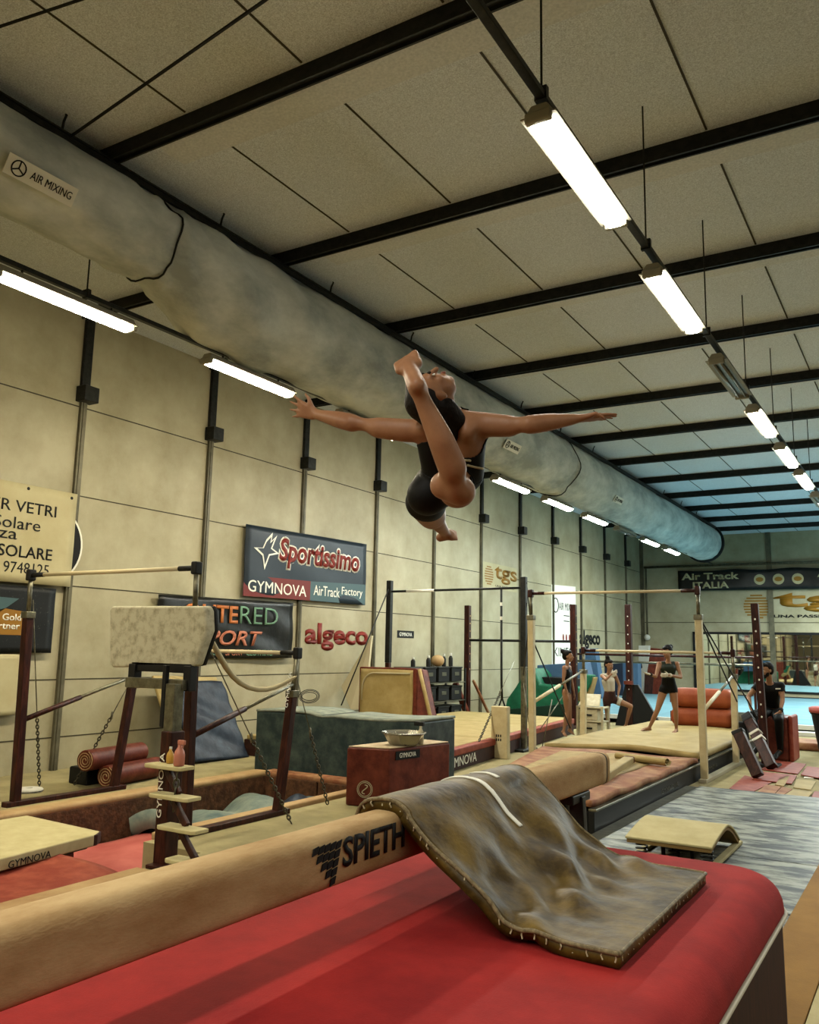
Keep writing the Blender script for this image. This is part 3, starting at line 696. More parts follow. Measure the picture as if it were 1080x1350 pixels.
def bottle(x, y, z, m, label, spray=True, s=1):
    t = empty('spray_bottle' if spray else 'plastic_bottle', (x, y, z)); tag(t, label, 'bottle')
    MB().lathe([(.03*s, 0), (.036*s, .01*s), (.036*s, .07*s), (.030*s, .095*s), (.014*s, .12*s), (.013*s, .135*s)], (0, 0, 0)).build('body', m, t, smooth=True)
    if spray:
        MB().b(-.018, .05, -.012, .012, .135*s, .165*s).build('spray_head', m, t, bevel=.006)
        MB().tube([(.035, 0, .135*s), (.028, 0, .115*s)], .005, 6).build('trigger', m, t)
    else: MB().lathe([(.014*s, .135*s), (.014*s, .155*s)], (0, 0, 0)).build('cap', 'white', t)
    return t
pb = at(236, 1006, Y=4.76); bottle(pb.x, 4.76, zt, 'pinkplastic', 'pink spray bottle standing on the top tread of the steps', True, 1.15)
pb = at(224, 1006, Y=4.82); bottle(pb.x, 4.82, zt, 'yellowplastic', 'small yellow bottle behind the pink spray bottle on the top tread', False, .8)

# ================================================================== PIT: padding, blue filling, mats at its near end
t = empty('pit_edge_pad', (-7.7, 5, 0)); tag(t, 'dirty tan and brown padding along the wall side of the foam pit', 'pit padding')
under(MB().b(-7.80, -7.56, 1.6, 9.0, -.02, .055).build('top_pad', 'curbtop', bevel=.03, seg=3), t)
under(MB().b(-7.64, -7.56, 1.6, 8.98, PZ, .0).build('side_pad', 'brownpad', bevel=.02), t)
t = empty('pit_edge_pad', (-6.8, 9.1, 0)); tag(t, 'dirty tan and brown padding along the far end of the foam pit', 'pit padding')
under(MB().b(-7.62, -5.84, 8.93, 9.14, -.02, .06).build('top_pad', 'pinktan', bevel=.03, seg=3), t)
for x in (-7.6, -6.72): under(MB().b(x, x+.86, 8.92, 9.0, PZ, .0).build('side_pad', 'brownpad', bevel=.02), t)
t = empty('pit_edge_pad', (-5.86, 6.8, 0)); tag(t, 'dark red padded kerb along the near side of the foam pit under the bars', 'pit padding')
under(MB().b(-5.93, -5.79, 5.5, 8.92, -.02, .05).build('top_pad', 'curbtop', bevel=.02, seg=3), t)
under(MB().b(-5.92, -5.86, 5.5, 8.92, PZ, -.01).build('side_pad', 'redvinyl', bevel=.02), t)
P = lambda u, v: V((-7.55+1.6*u, 6.75+2.15*v, -.42+.10*math.sin(7*u+3*v)*math.sin(5*v+2)+.05*math.sin(17*v+9*u)))
o = MB().grid(P, 40, 60).build('pit_mat', 'pitblue', solid=.2, smooth=True); tag(o, 'grey blue soft mat lying wrinkled in the bottom of the foam pit', 'gym mat')
P = lambda u, v: V((-6.9+.95*u, 7.55+1.3*v, -.26+.20*math.sin(PI*u)*math.sin(PI*v)+.03*math.sin(20*u+11*v)))
o = MB().grid(P, 30, 30).build('pit_cover', 'bluemat', solid=.05, smooth=True); tag(o, 'rumpled dark blue cover heaped in the far corner of the foam pit', 'cover')
P = lambda u, v: V((-7.5+(1.56 if v > .2 else 2.28)*u, 4.86+1.95*v, -.36+.02*u+.025*math.sin(9*u+6*v)))
o = MB().grid(P, 16, 40).build('pit_mat', 'pink', solid=.12, smooth=True); tag(o, 'smooth pink mat in the foam pit beside the lettered post', 'gym mat')
# beige landing mat, thin green mat, dark red block and red mat below it
a, b, c = at(147, 1097, Z=.05), at(0, 1145, Z=.05), at(45, 1075, Z=.05)
t = empty('landing_mat', (-7, 4.4, -.1)); tag(t, 'beige landing mat with black lettering at the near end of the foam pit', 'gym mat')
top = [(-7.45, 5.36, .04), (-6.34, 5.30, .04), (-6.27, 5.2, .04), (-5.98, 3.2, .05), (-7.45, 3.2, .05)]
under(slab('body', 'board', top, .10, None, .015), t)
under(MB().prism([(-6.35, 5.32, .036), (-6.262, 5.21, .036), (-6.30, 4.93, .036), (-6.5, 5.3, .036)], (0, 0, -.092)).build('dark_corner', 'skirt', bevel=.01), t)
under(text('GYMNOVA', V((-6.135, 4.28, -.045)), V((-.145, 1, 0)), WU, .42, .055, 'ink', None, bold=.02, lift=.008), t)
o = slab('thin_mat', 'green', [(-7.4, 5.2, -.065), (-6.36, 5.2, -.065), (-6.1, 3.2, -.065), (-7.4, 3.2, -.065)], .03); tag(o, 'thin dark green mat squeezed under the beige landing mat', 'gym mat')
o = slab('foam_block', 'redvinyl', [(-7.3, 5.05, -.10), (-6.38, 5.08, -.10), (-6.3, 4.2, -.10), (-7.3, 4.2, -.10)], .24); tag(o, 'dark red foam block beneath the thin green mat', 'foam block')
P = lambda u, v: V((-6.26+1.03*u, 2.6+2.22*v, -.25-.03*u-.06*v*u+.04*math.sin(6*v+2*u)*math.sin(3*u+1)))
o = MB().grid(P, 16, 40).build('landing_mat', 'redmat', solid=.22, smooth=True); tag(o, 'scuffed red soft mat lying lowest in front of the beige landing mat', 'gym mat')
o = MB().b(-5.19, -5.0, 2.2, 4.7, 0, .02).build('floor_strip', 'curbtop', bevel=.005); tag(o, 'flat grey tan strip on the floor along the pit beside the balance beam', 'strip')

# rolls, disc
for (p0, r, l, m, lab) in ((at(112, 1003, Z=.32), .12, 1.0, 'redvinyl', 'brown red foam roll lying on top of the other roll by the left wall'), (V((-8.33, 6.98, .13)), .125, .95, 'redvinyl', 'brown red foam roll lying lowest on the floor by the left wall')):
    t = empty('foam_roll', p0); tag(t, lab, 'foam roll', 'foam rolls by the wall')
    d = V((-.18, .98, 0)).normalized()
    under(MB().tube([p0, p0+d*l], r, 20).build('roll', m, smooth=False, bevel=.01), t)
    sp = [p0-d*.004+V((.98, .18, 0))*(r*(.15+.8*k/40))*math.cos(k*.5)+V((0, 0, 1))*(r*(.15+.8*k/40))*math.sin(k*.5) for k in range(41)]
    under(MB().tube(sp, .006, 4).build('spiral_end', 'curbtop'), t)
o = MB().b(-8.95, -8.62, 6.95, 7.9, 0, .2).build('foam_block', 'black', bevel=.02); tag(o, 'black wedge pad holding up the upper foam roll', 'pad')
t = empty('weight_disc', at(38, 1044, Z=0)); tag(t, 'white round plate lying on the floor at the foot of the dark red bars', 'weight plate')
MB().lathe([(.14, 0), (.15, .008), (.15, .03), (.14, .04), (.04, .042), (.035, .03)], (0, 0, 0)).build('plate', 'white', t, smooth=False)
MB().lathe([(.151, .010), (.151, .018)], (0, 0, 0)).build('rim_band', 'black', t)
for (x, y) in ((84, 1033), ):
    o = MB().b(-8.49, -8.45, 7.1, 7.14, 0, .13).build('floor_anchor', 'black'); tag(o, 'short black peg standing on the floor by the left wall', 'peg')

# leaning blue mat with tan edge
t = empty('crash_mat', (-9.2, 9.9, 0)); tag(t, 'blue quilted mat with tan border leaning upright against the left wall', 'gym mat')
def lean(u, v, off=0): return V((-9.05-.62*v+off, 9.05+1.12*u, .02+1.10*v-.05*u))
B = lambda u, v: lean(u, v)
under(MB().grid(lambda u, v: lean(u, v, -.12)+V((0, -.17+.19*u, .07*v)), 6, 6).build('border', 'tan', solid=.06, bevel=.02), t)
under(MB().grid(lambda u, v: lean(u, v, .03+.018*math.sin(14*v+3*u)*math.sin(PI*u)+.012*math.sin(9*u+21*v)), 24, 30).build('cover', 'bluemat', solid=.06, smooth=True), t)

# teal block behind the pit
t = empty('foam_block', (-7.0, 9.7, 0)); tag(t, 'long dark teal foam block with pale dusty top behind the foam pit', 'foam block')
P = lambda u, v: V((-8.02+2.62*u, 9.2+.9*v, .805+.02*math.sin(7*u)-.03*math.exp(-((u-.42)/.05)**2)))
under(MB().grid(P, 30, 4).build('top_face', 'blocktop', solid=.03, smooth=True), t)
under(MB().b(-8.02, -5.4, 9.2, 10.1, 0, .785).build('body', 'blockblue', bevel=.025, seg=3), t)

# red block with chalk bowl
t = empty('foam_block', (-5.1, 8.3, 0)); tag(t, 'dark red vinyl block with chalky top carrying the steel bowl', 'foam block')
A, Bq, Cq = at(455, 1062, Z=0), at(509, 1057, Z=0), at(562, 1027, Z=0)
A = V((-5.49, 7.79, 0)); Bq = V((-5.03, 7.92, 0)); Cq = V((-4.85, 8.95, 0)); Dq = V((-5.35, 9.0, 0))
quad = [A, Bq, Cq, Dq]
under(MB().prism([p+V((0, 0, .0)) for p in quad], (0, 0, .605)).build('body', 'redvinyl', bevel=.02), t)
ctr = sum(quad, V())/4
under(MB().prism([ctr+(p-ctr)*.97+V((0, 0, .606)) for p in quad], (0, 0, .012)).build('chalky_top', 'chalk', bevel=.006), t)
rd = (Cq-Bq).normalized(); nn = rd.cross(WU)
p0 = Bq+rd*.10+V((0, 0, .50))+nn*.006
under(MB().box(p0+rd*.2+V((0, 0, .03)), (.40, .09, .006), Matrix((rd, WU, nn)).transposed()).build('name_plate', 'ink'), t)
under(text('GYMNOVA', p0+rd*.06+nn*.004+V((0, 0, .005)), rd, WU, .27, .05, 'white_label', None, bold=.02), t)
fd = (Bq-A).normalized(); fn = fd.cross(WU); c0 = A+fd*.22+V((0, 0, .18))+fn*.008
sg = MB()
for r in (.085, .07): sg.tube([c0+fd*r*math.cos(q)+WU*r*math.sin(q) for q in [2*PI*j/24 for j in range(25)]], .004, 5, caps=False)
sg.tube([c0+fd*(.03*math.sin(q))+WU*(.045*math.cos(q*.5)) for q in [2*PI*j/24 for j in range(25)]], .006, 5)
o = under(sg.build('round_emblem', 'strap'), t)
t = empty('chalk_bowl', (-5.08, 8.30, .618)); tag(t, 'hammered steel chalk bowl standing on the dark red block', 'bowl')
MB().lathe([(.15, 0), (.17, .02), (.225, .115), (.25, .13), (.245, .142), (.215, .12), (.14, .03), (.05, .025)], (0, 0, 0), 10).build('bowl', 'chrome_bright', t)
MB().ell((0, 0, .05), (.16, .16, .035)).build('chalk', 'chalk', t)
t = empty('spray_bottle', (-4.96, 8.46, .618)); tag(t, 'clear spray bottle standing behind the steel chalk bowl', 'bottle')
MB().lathe([(.03, 0), (.035, .01), (.035, .13), (.015, .17), (.014, .2)], (0, 0, 0)).build('body', 'whiteplastic', t, smooth=True)
MB().b(-.08, .04, -.02, .02, .2, .245).build('spray_head', 'black', t, bevel=.006)

# tan and red wedge mat standing behind
t = empty('wedge_mat', (-8.2, 12.6, 0)); tag(t, 'tall tan mat with dark red side standing behind the teal block', 'gym mat')
Q = [V((-8.9, 12.95, 0)), V((-7.72, 12.95, 0)), V((-7.72, 12.95, 1.32)), V((-8.9, 12.95, 1.32))]
Pn = lambda u, v: V((-8.86+1.10*u, 12.93-.01*math.sin(11*v+4*u), 1.29*v+.01))
under(MB().grid(Pn, 16, 20).build('front_face', 'tan', solid=-.02, smooth=True), t)
sp = [V((-7.70, 12.93, 0)), V((-7.70, 12.93, 1.32)), V((-7.66, 13.05, 1.30)), V((-7.1, 13.35, .0))]
under(MB().prism([(-8.9, 12.95, 0), (-7.70, 12.95, 0), (-7.70, 12.95, 1.33), (-8.9, 12.95, 1.33)], (0, .2, 0)).build('body', 'redvinyl', bevel=.02), t)
under(MB().prism([(-7.70, 12.97, 0), (-7.70, 12.97, 1.33), (-7.66, 13.1, 1.31), (-7.32, 13.1, .02), (-7.28, 13.0, 0)], (0, .16, 0)).build('side_wedge', 'redvinyl', bevel=.02), t)
ar = [V((-8.80, 12.90, .75))]+[V((-8.80+.25*(1-math.cos(q)), 12.90, .95+.28*math.sin(q))) for q in [PI/2*k/6 for k in range(7)]]+[V((-7.80, 12.90, 1.24))]
under(MB().tube(ar, .014, 5).build('piping', 'strap', smooth=True), t)
e = MB().tube([(-7.67, 13.0, 1.32), (-7.5, 13.0, .75), (-7.29, 12.98, .05)], .035, 8).build('edge_piping', 'tan2', smooth=True); under(e, t)
# pale slide board leaning on the wall behind it
o = MB().prism([at(498-48, 905, Y=13.9), at(490, 838, Y=14.6), at(480, 935, Y=13.4), at(462, 935, Y=13.4)], (.0, .06, 0)).build('leaning_board', 'strap'); tag(o, 'pale narrow board leaning on the wall behind the tall tan mat', 'board')

# rack with black equipment
t = empty('storage_rack', (-9.4, 16.6, 0)); tag(t, 'dark metal shelf rack against the left wall beyond the tan mat', 'rack')
RX0, RX1, RY0, RY1 = -9.75, -9.25, 15.35, 17.75
for x in (RX0, RX1):
    for y in (RY0, RY1): under(MB().b(x-.02, x+.02, y-.02, y+.02, 0, 1.25).build('post', 'steel_dark'), t)
for z in (.12, .55, .95): under(MB().b(RX0-.02, RX1+.02, RY0, RY1, z-.02, z).build('shelf', 'chrome'), t)
def kit(name, label, cat, p, parts):
    t = empty(name, p); tag(t, label, cat, 'gear on the storage rack')
    for nm, mb, m in parts: mb.build(nm, m, t, bevel=.01)
    return t
wh = ['first', 'second', 'third', 'fourth']
for i in range(4):
    y = 15.65+.6*i
    for z, row in ((.96, 'top'), (.56, 'middle'), (.13, 'bottom')):
        h = .32 if z > .9 else .3
        kit('storage_crate', 'black plastic crate, %s from the near end on the %s shelf of the rack' % (wh[i], row), 'crate', (-9.5, y, z),
            [('box', MB().b(-.2, .2, -.24, .24, 0, h), 'black'), ('rim', MB().b(-.215, .215, -.255, .255, h-.03, h+.005), 'steel_dark'), ('tag_plate', MB().b(.2, .206, -.1, .1, h*.4, h*.65), 'chrome')])
for i, (y, h) in enumerate(((15.75, .2), (16.4, .24), (17.1, .28), (17.6, .3))):
    kit('plastic_bottle', 'small pale topped bottle standing on the %s crate of the rack' % wh[i], 'bottle', (-9.45, y if i < 3 else 17.42, 1.29), [('body', MB().lathe([(.05, 0), (.05, h*.6), (.025, h*.8)], (0, 0, 0), 12), 'steel_dark'), ('cap', MB().lathe([(.028, h*.8), (.028, h)], (0, 0, 0), 10), 'white')])
t = empty('ball', (-9.4, 16.72, 1.29)); tag(t, 'small cream ball on the top row of the storage rack', 'ball'); MB().ell((0, 0, .13), (.15, .15, .13)).build('shell', 'curbtop', t, smooth=True)

# ================================================================== PODIUM (tan top, red rim) AND WHAT STANDS ON IT
t = empty('tumbling_podium', (-7.6, 14, 0)); tag(t, 'low tan platform with red rim and lettered dark side beside the left wall rack', 'platform')
def pex(y): return -5.68-(y-9.9)*.108          # its near edge runs slightly askew
py0, py1 = 10.3, 17.4
for (ya, yb2) in ((10.3, 12.4), (12.42, 15.2), (15.22, 17.4)):
    under(MB().prism([(-9.15, ya, .24), (pex(ya)-.12, ya, .24), (pex(yb2)-.12, yb2, .24), (-9.15, yb2, .24)], (0, 0, .07)).build('top_panel', 'tan', bevel=.015), t)
under(MB().prism([(pex(py0)-.14, py0, .2), (pex(py0), py0, .2), (pex(py1), py1, .2), (pex(py1)-.14, py1, .2)], (0, 0, .1)).build('rim', 'redmat', bevel=.02), t)
under(MB().prism([(-9.2, py0, 0), (pex(py0)-.02, py0, 0), (pex(py1)-.02, py1, 0), (-9.2, py1, 0)], (0, 0, .24)).build('base', 'skirt', bevel=.01), t)
ed = V((-.108, 1, 0)).normalized()
under(text('GYMNOVA', V((pex(10.5)-.016, 10.5, .05)), ed, WU, 1.2, .13, 'white_label', None, bold=.03), t)
# cream foam column
t = empty('foam_column', at(660, 1000, Z=0)); tag(t, 'cream upright pad with small black marks wrapped round a bar foot', 'pad')
MB().b(-.14, .14, -.06, .06, 0, .80).build('pad', 'cream', t, bevel=.015)
for k in range(6): MB().b(-.05+.035*(k % 3), -.03+.035*(k % 3), -.064, -.06, .27+.06*(k//3), .31+.06*(k//3)).build('mark', 'ink', t)

# tall black bar
t = empty('high_bar', (-7.5, 13.8, 0)); tag(t, 'tall black steel bar with cable stays behind the foam block', 'high bar')
for x, pale in ((-8.83, 0), (-6.05, 1)):
    under(MB().bar((x, 13.8, 0), (x, 13.8, 1.4), .09, .09, up=(0, 1, 0)).build('post', 'chrome' if pale else 'darkred', bevel=.01), t)
    under(MB().bar((x, 13.8, 1.4), (x, 13.8, 2.95), .10, .10, up=(0, 1, 0)).build('upper_post', 'steel_dark', bevel=.01), t)
    under(MB().b(x-.12, x+.12, 13.5, 14.1, 0, .04).build('foot', 'steel_dark', bevel=.01), t)
under(MB().tube([(-8.8, 13.8, 2.74), (-6.05, 13.8, 2.76)], .022, 10).build('bar', 'steel_dark', smooth=True), t)
under(MB().tube([(-8.45, 13.8, 2.742), (-7.85, 13.8, 2.746)], .026, 10).build('bar_wrap', 'white_label', smooth=True), t)
for a, b in (((-8.83, 13.8, 2.85), at(450, 930, Y=12.4)), ((-6.0, 13.8, 2.85), at(699, 815, Y=14.6)), ((-6.0, 13.8, 2.5), at(697, 905, Y=14.2))):
    under(MB().tube([a, b], .012, 5).build('stay', 'steel_dark', smooth=True), t)
a, b = at(678, 872, Y=13.8), at(618, 1008, Z=.02); cable_chain(t, a, b, .35)
# strap hanging from it
t = empty('strap_trainer', (-6.5, 13.8, 1)); tag(t, 'black hanging strap with white bands on the tall black bar, ending in split loops', 'strap')
xs = at(661, 800, Y=13.8).x
under(MB().tube([(xs, 13.8, 2.74), (xs+.01, 13.8, 1.1), (xs+.02, 13.8, .85)], .022, 8).build('webbing', 'steel_dark', smooth=True), t)
for z in (2.2, 2.45): under(MB().tube([(xs, 13.8, z), (xs, 13.8, z+.06)], .027, 8).build('white_band', 'white_label'), t)
for s in (-1, 1): under(MB().tube([(xs+.02, 13.8, .86), (xs+.02+.1*s, 13.8, .6)], .016, 6).build('loop', 'steel_dark'), t)

# far dark red bar set: two tall posts and two rails
t = empty('uneven_bars', (-8.2, 18.5, 0)); tag(t, 'farther dark red bars with two tall drilled posts in front of the far left wall', 'gymnastics bars')
for x in (-9.58, -6.9):
    o = under(MB().bar((x, 18.5, 0), (x, 18.5, 2.73), .13, .13, up=(0, 1, 0)).build('post', 'darkred', bevel=.012), t)
    hb = MB()
    for k in range(8): under(MB().b(x+.062, x+.068, 18.5-.018, 18.5+.018, 1.2+.18*k, 1.235+.18*k).build('hole', 'curbtop'), o)
    under(MB().b(x-.08, x+.08, 17.6, 19.4, 0, .07).build('foot', 'darkred', bevel=.012), t)
under(MB().tube([(-9.58, 18.5, 1.9), (-6.9, 18.5, 1.9)], .03, 10).build('bar', 'steel_dark', smooth=True), t)
under(MB().bar((-9.5, 18.46, .05), (-9.5, 17.75, .9), .13, .10).build('brace', 'redvinyl', bevel=.012), t)
under(MB().bar((-9.45, 18.56, .95), (-9.4, 19.4, .05), .06, .05).build('strut', 'pinktan', bevel=.01), t)

# near dark red posts with braces, right
def drilled_post(x, y, z0, z1, label, w=.115, lean=0):
    t = empty('drilled_post', (x, y, z0)); tag(t, label, 'post')
    o = under(MB().bar((x+lean, y, z0), (x, y, z1), w, w, up=(0, 1, 0)).build('post', 'darkred', bevel=.01), t)
    for k in range(9):
        f = .3+.075*k; z = z0+(z1-z0)*f; xx = x+lean*(1-f)
        under(MB().prism([(xx+.013*math.cos(q), y-w/2-.001, z+.016*math.sin(q)) for q in [2*PI*j/8 for j in range(8)]], (0, -.003, 0)).build('hole', 'white_label'), o)
    return t
t = drilled_post(-6.1, 20.0, 0, 2.8, 'tall dark red drilled post with black triangular foot beside the crouching girl', .14)
under(MB().prism([(-6.45, 19.95, 0), (-5.35, 19.95, 0), (-5.9, 19.95, .95), (-6.2, 19.95, .95)], (0, .1, 0)).build('foot', 'black', bevel=.01), t)
under(MB().tube([(-6.1, 19.9, .95), (-6.1, 19.9, 1.03)], .11, 12).build('foot_collar', 'redvinyl'), t)
t = drilled_post(-2.36, 14.35, 0, 2.48, 'tall dark red drilled post in front of the seated man', .11, .06)
under(MB().b(-2.5, -2.1, 14.15, 14.55, 0, .05).build('foot', 'black', bevel=.01), t)
# long rails behind (dark bars crossing behind the girls)
t = empty('parallel_rails', (-5.2, 21.5, .2)); tag(t, 'pair of thin dark rails on slim posts in front of the blue standing panels', 'gymnastics bars')
for (z, y) in ((1.62, 21.3), (1.42, 21.9)):
    a, b = at(752, 862 if z > 1.5 else 871, Y=y), at(1000, 868 if z > 1.5 else 876, Y=y)
    z = a.z
    under(MB().tube([a, V((b.x, y, z))], .028, 8).build('rail', 'darkred' if z > 1.5 else 'chrome', smooth=True), t)
    for x in (a.x+.1, b.x-.1): under(MB().bar((x, y, .2), (x, y, z), .05, .05, up=(0, 1, 0)).build('post', 'darkred', bevel=.006), t)

# slanting dark red padded struts
for (p, q, lab) in ((at(974, 966, Y=12.95), at(1000, 1026, Y=12.75), 'dark red padded strut leaning at the platform edge, nearest the red carpet squares'), (at(988, 950, Y=14.4), at(1018, 1008, Y=13.9), 'dark red padded strut leaning at the platform edge below the seated man')):
    t = empty('padded_strut', (q.x, q.y, 0)); tag(t, lab, 'strut', 'slanting padded struts')
    dd = (p-q).normalized(); pe = q+dd*((q-p).length+.02)
    under(MB().bar(V((q.x, q.y, .05)), p, .15, .13, up=(0, 1, 0)).build('pad', 'darkred', bevel=.015), t)
    under(MB().bar(p-dd*.02, p+dd*.035, .165, .135, up=(0, 1, 0)).build('cap', 'black', bevel=.01), t)
    if 'seated' in lab:
        for f in (.28, .42): under(MB().bar(p.lerp(q, f), p.lerp(q, f+.05), .166, .136, up=(0, 1, 0)).build('band', 'white_label', bevel=.006), t)
        under(MB().bar(p+dd*.03, p+dd*.12, .15, .12, up=(0, 1, 0)).build('head', 'black', bevel=.01), t)
        under(MB().box(p+V((-.14, .1, -.28)), (.2, .2, .5)).build('foot_pad', 'black', bevel=.03), t)

# ================================================================== WHITE UNEVEN BARS
t = bars_set('cream uneven bars standing on the tan platform by the gymnasts', -5.15, -2.70, 12.06, 14.2, 2.53, 1.70, 'cream', 'bar', .09, lean=.08, tubez=.36, capm='darkred')
for (a, b) in ((at(698, 822, Y=12.1), at(690, 890, Y=13.5)), (at(703, 845, Y=12.1), at(752, 960, Y=13.3)), (at(919, 808, Y=12.06), at(998, 945, Y=13.9)), (at(922, 815, Y=12.06), at(972, 925, Y=13.3))):
    under(MB().tube([a, b], .011, 5).build('stay', 'black', smooth=True), t)
for (a, b) in ((at(728, 922, Y=12.9), at(715, 985, Y=12.6)), (at(690, 900, Y=12.6), at(700, 975, Y=12.6)), (at(742, 918, Y=13.2), at(712, 962, Y=12.6))):
    under(MB().tube([a, b], .008, 5).build('cable', 'chrome', smooth=True), t)

# ================================================================== TAN PLATFORM, MARBLED MAT, SPRINGBOARD, CARPETS
t = empty('tumbling_podium', (-4, 13, 0)); tag(t, 'low platform of tan mats with black lettered side where the green leotard gymnast stands', 'platform')
under(MB().prism([(-4.1, 8.0, 0), (-2.86, 8.0, 0), (-2.86, 18.3, 0), (-5.05, 18.3, 0), (-5.05, 12.3, 0), (-4.6, 10.5, 0)], (0, 0, .20)).build('base', 'black', bevel=.01), t)
under(MB().b(-2.86, -2.80, 8.0, 18.3, .0, .20).build('side_board', 'black', bevel=.006), t)
under(MB().b(-2.86, -2.78, 8.0, 18.3, .20, .225).build('edge_strip', 'chrome', bevel=.006), t)
for y, L in ((10.3, 1.1), (12.6, 1.0), (14.9, 1.2)):
    under(text('GYMNOVA', V((-2.797, y, .06)), WR, WU, L*.7, .06, 'chain', None, bold=.02), t)
P = lambda u, v: V((-5.06+2.23*u, 12.3+5.95*v, .30+.012*math.sin(7*u+5*v)+.012+.09*math.exp(-((u-.62)/.3)**2)*max(0, 1-v/.12)))
o = MB().grid(P, 30, 60).build('tumbling_mat', 'tan', solid=.08, smooth=True); tag(o, 'smooth tan mat with a lifted front lip under the green leotard gymnast', 'gym mat')
P = lambda u, v: V((-4.1-.95*v+(1.27+.95*v)*u+.02*v*u, 8.0+4.2*v, .292+.012*math.sin(9*u+4*v)+.03*math.sin(26*v+3*u)*max(0, u-.75)*2))
o = MB().grid(P, 40, 60).build('tumbling_mat', 'pinktan', solid=.06, smooth=True); tag(o, 'worn reddish mat with wrinkled edge beyond the end of the balance beam', 'gym mat')
P = lambda u, v: V((-4.0-.6*v+(.85+.6*v)*u, 8.3+3.5*v, .302+.012*math.sin(9*u*.73+4*v)+.006*math.sin(14*u+5*v)))
o = MB().grid(P, 20, 30).build('tumbling_mat', 'tan2', solid=.02, smooth=True); tag(o, 'thin greenish tan sheet lying on the worn reddish mat past the beam end', 'gym mat')
a, b = at(787, 1030, Z=.33), at(829, 1003, Z=.33)
t = empty('foam_bar', a); tag(t, 'tan square foam bar with red end lying on the mat past the beam end', 'foam bar')
under(MB().bar(a, b, .13, .10).build('pad', 'tan', bevel=.015), t); d = (b-a).normalized()
under(MB().bar(a-d*.05, a, .135, .105).build('end_cap', 'redvinyl', bevel=.01), t); under(MB().bar(b, b+d*.04, .135, .105).build('end_cap', 'redvinyl', bevel=.01), t)
a = at(905, 1016, Z=.3)
t = empty('rolled_edge', a); 
rl = [V((-2.90, 11.0, .35))+V((.3, .95, 0))*(.085*(k/30)*math.cos(k*.42))+V((0, 0, .06*(k/30)*math.sin(k*.42))) for k in range(31)]
MBr = MB()
for p, q in zip(rl, rl[1:]): MBr.prism([p, q, q+V((-.006, 0, .006)), p+V((-.006, 0, .006))], (-.7, .22, 0))
bpy.data.objects.remove(t)
o = MBr.build('rolled_mat', 'tan'); tag(o, 'rolled up end of a tan mat at the corner of the low tan platform', 'rolled mat')

t = empty('competition_mat', (-.5, 9, 0)); tag(t, 'marbled grey landing mats lying flat around the springboard', 'gym mat')
for (ya, yb2) in ((4.6, 6.2), (6.21, 7.72), (7.73, 9.35), (9.36, 11.38)):
    under(MB().b(-2.62, 2.2, ya, yb2, 0, .045).build('panel', 'marble', bevel=.008), t)
o = MB().b(-2.78, -2.64, 6.5, 11.4, 0, .03).build('floor_strip', 'chrome'); tag(o, 'narrow pale strip on the floor between the tan platform and the marbled mats', 'strip')
o = MB().b(-2.7, 2.2, 11.4, 11.5, 0, .025).build('floor_strip', 'curbtop'); tag(o, 'cream strip along the far edge of the marbled mats', 'strip')
t = empty('runway_carpet', (-.2, 5, .045)); tag(t, 'ochre carpet runway with grey border beside the red mat', 'carpet')
under(MB().b(-.88, -.60, -2, 9.4, .046, .062).build('ochre_band', 'yellow', bevel=.004), t)
under(MB().b(-.595, -.5, -2, 9.4, .046, .062).build('border', 'board', bevel=.004), t); under(MB().b(-.495, .5, -2, 9.4, .046, .062).build('ochre_field', 'yellow', bevel=.004), t)
# springboard
t = empty('springboard', (-1.87, 7.55, .045)); tag(t, 'suede topped springboard on coil springs standing on the marbled mats', 'springboard')
def sbz(v): return .20+.10*math.sin(PI*min(v*1.15, 1)*.55+.2)-(.26*max(0, v-.5)**1.6*2.3)
bx0, bx1, by0, by1 = -2.2, -1.53, 7.0, 8.1
P = lambda u, v: V((bx0+(bx1-bx0)*u, by0+(by1-by0)*v, sbz(v)+.01))
under(MB().grid(P, 4, 30).build('suede_top', 'board', solid=.02, smooth=False, bevel=.006), t)
P = lambda u, v: V((bx0+.01+(bx1-bx0-.02)*u, by0+.01+(by1-by0-.02)*v, sbz(v)-.012))
under(MB().grid(P, 4, 30).build('board', 'woodside', solid=.025), t)
for x in (bx0+.03, bx1-.03): under(MB().b(x-.03, x+.03, by0+.1, by1+.1, .046, .075).build('base_rail', 'board', bevel=.008), t)
under(MB().b(bx0, bx1, by0+.1, by0+.35, .046, .06).build('base_board', 'woodside', bevel=.006), t)
for (x, y) in ((bx0+.08, by0+.18), (bx1-.08, by0+.18), (bx0+.33, by0+.22), (bx0+.2, by0+.5), (bx1-.18, by0+.5)):
    h = sbz((y-by0)/(by1-by0))-.06
    pts = [V((x+.045*math.cos(q), y+.045*math.sin(q), .07+(h-.04)*q/(2*PI*5))) for q in [2*PI*5*j/70 for j in range(71)]]
    under(MB().tube(pts, .007, 5).build('coil_spring', 'steel_dark', smooth=True), t)
for x in (bx0+.22, bx0+.45): under(MB().tube([(x, by0+.3, .05), (x, by0+.3, .24)], .016, 8).build('post', 'steel_dark'), t)
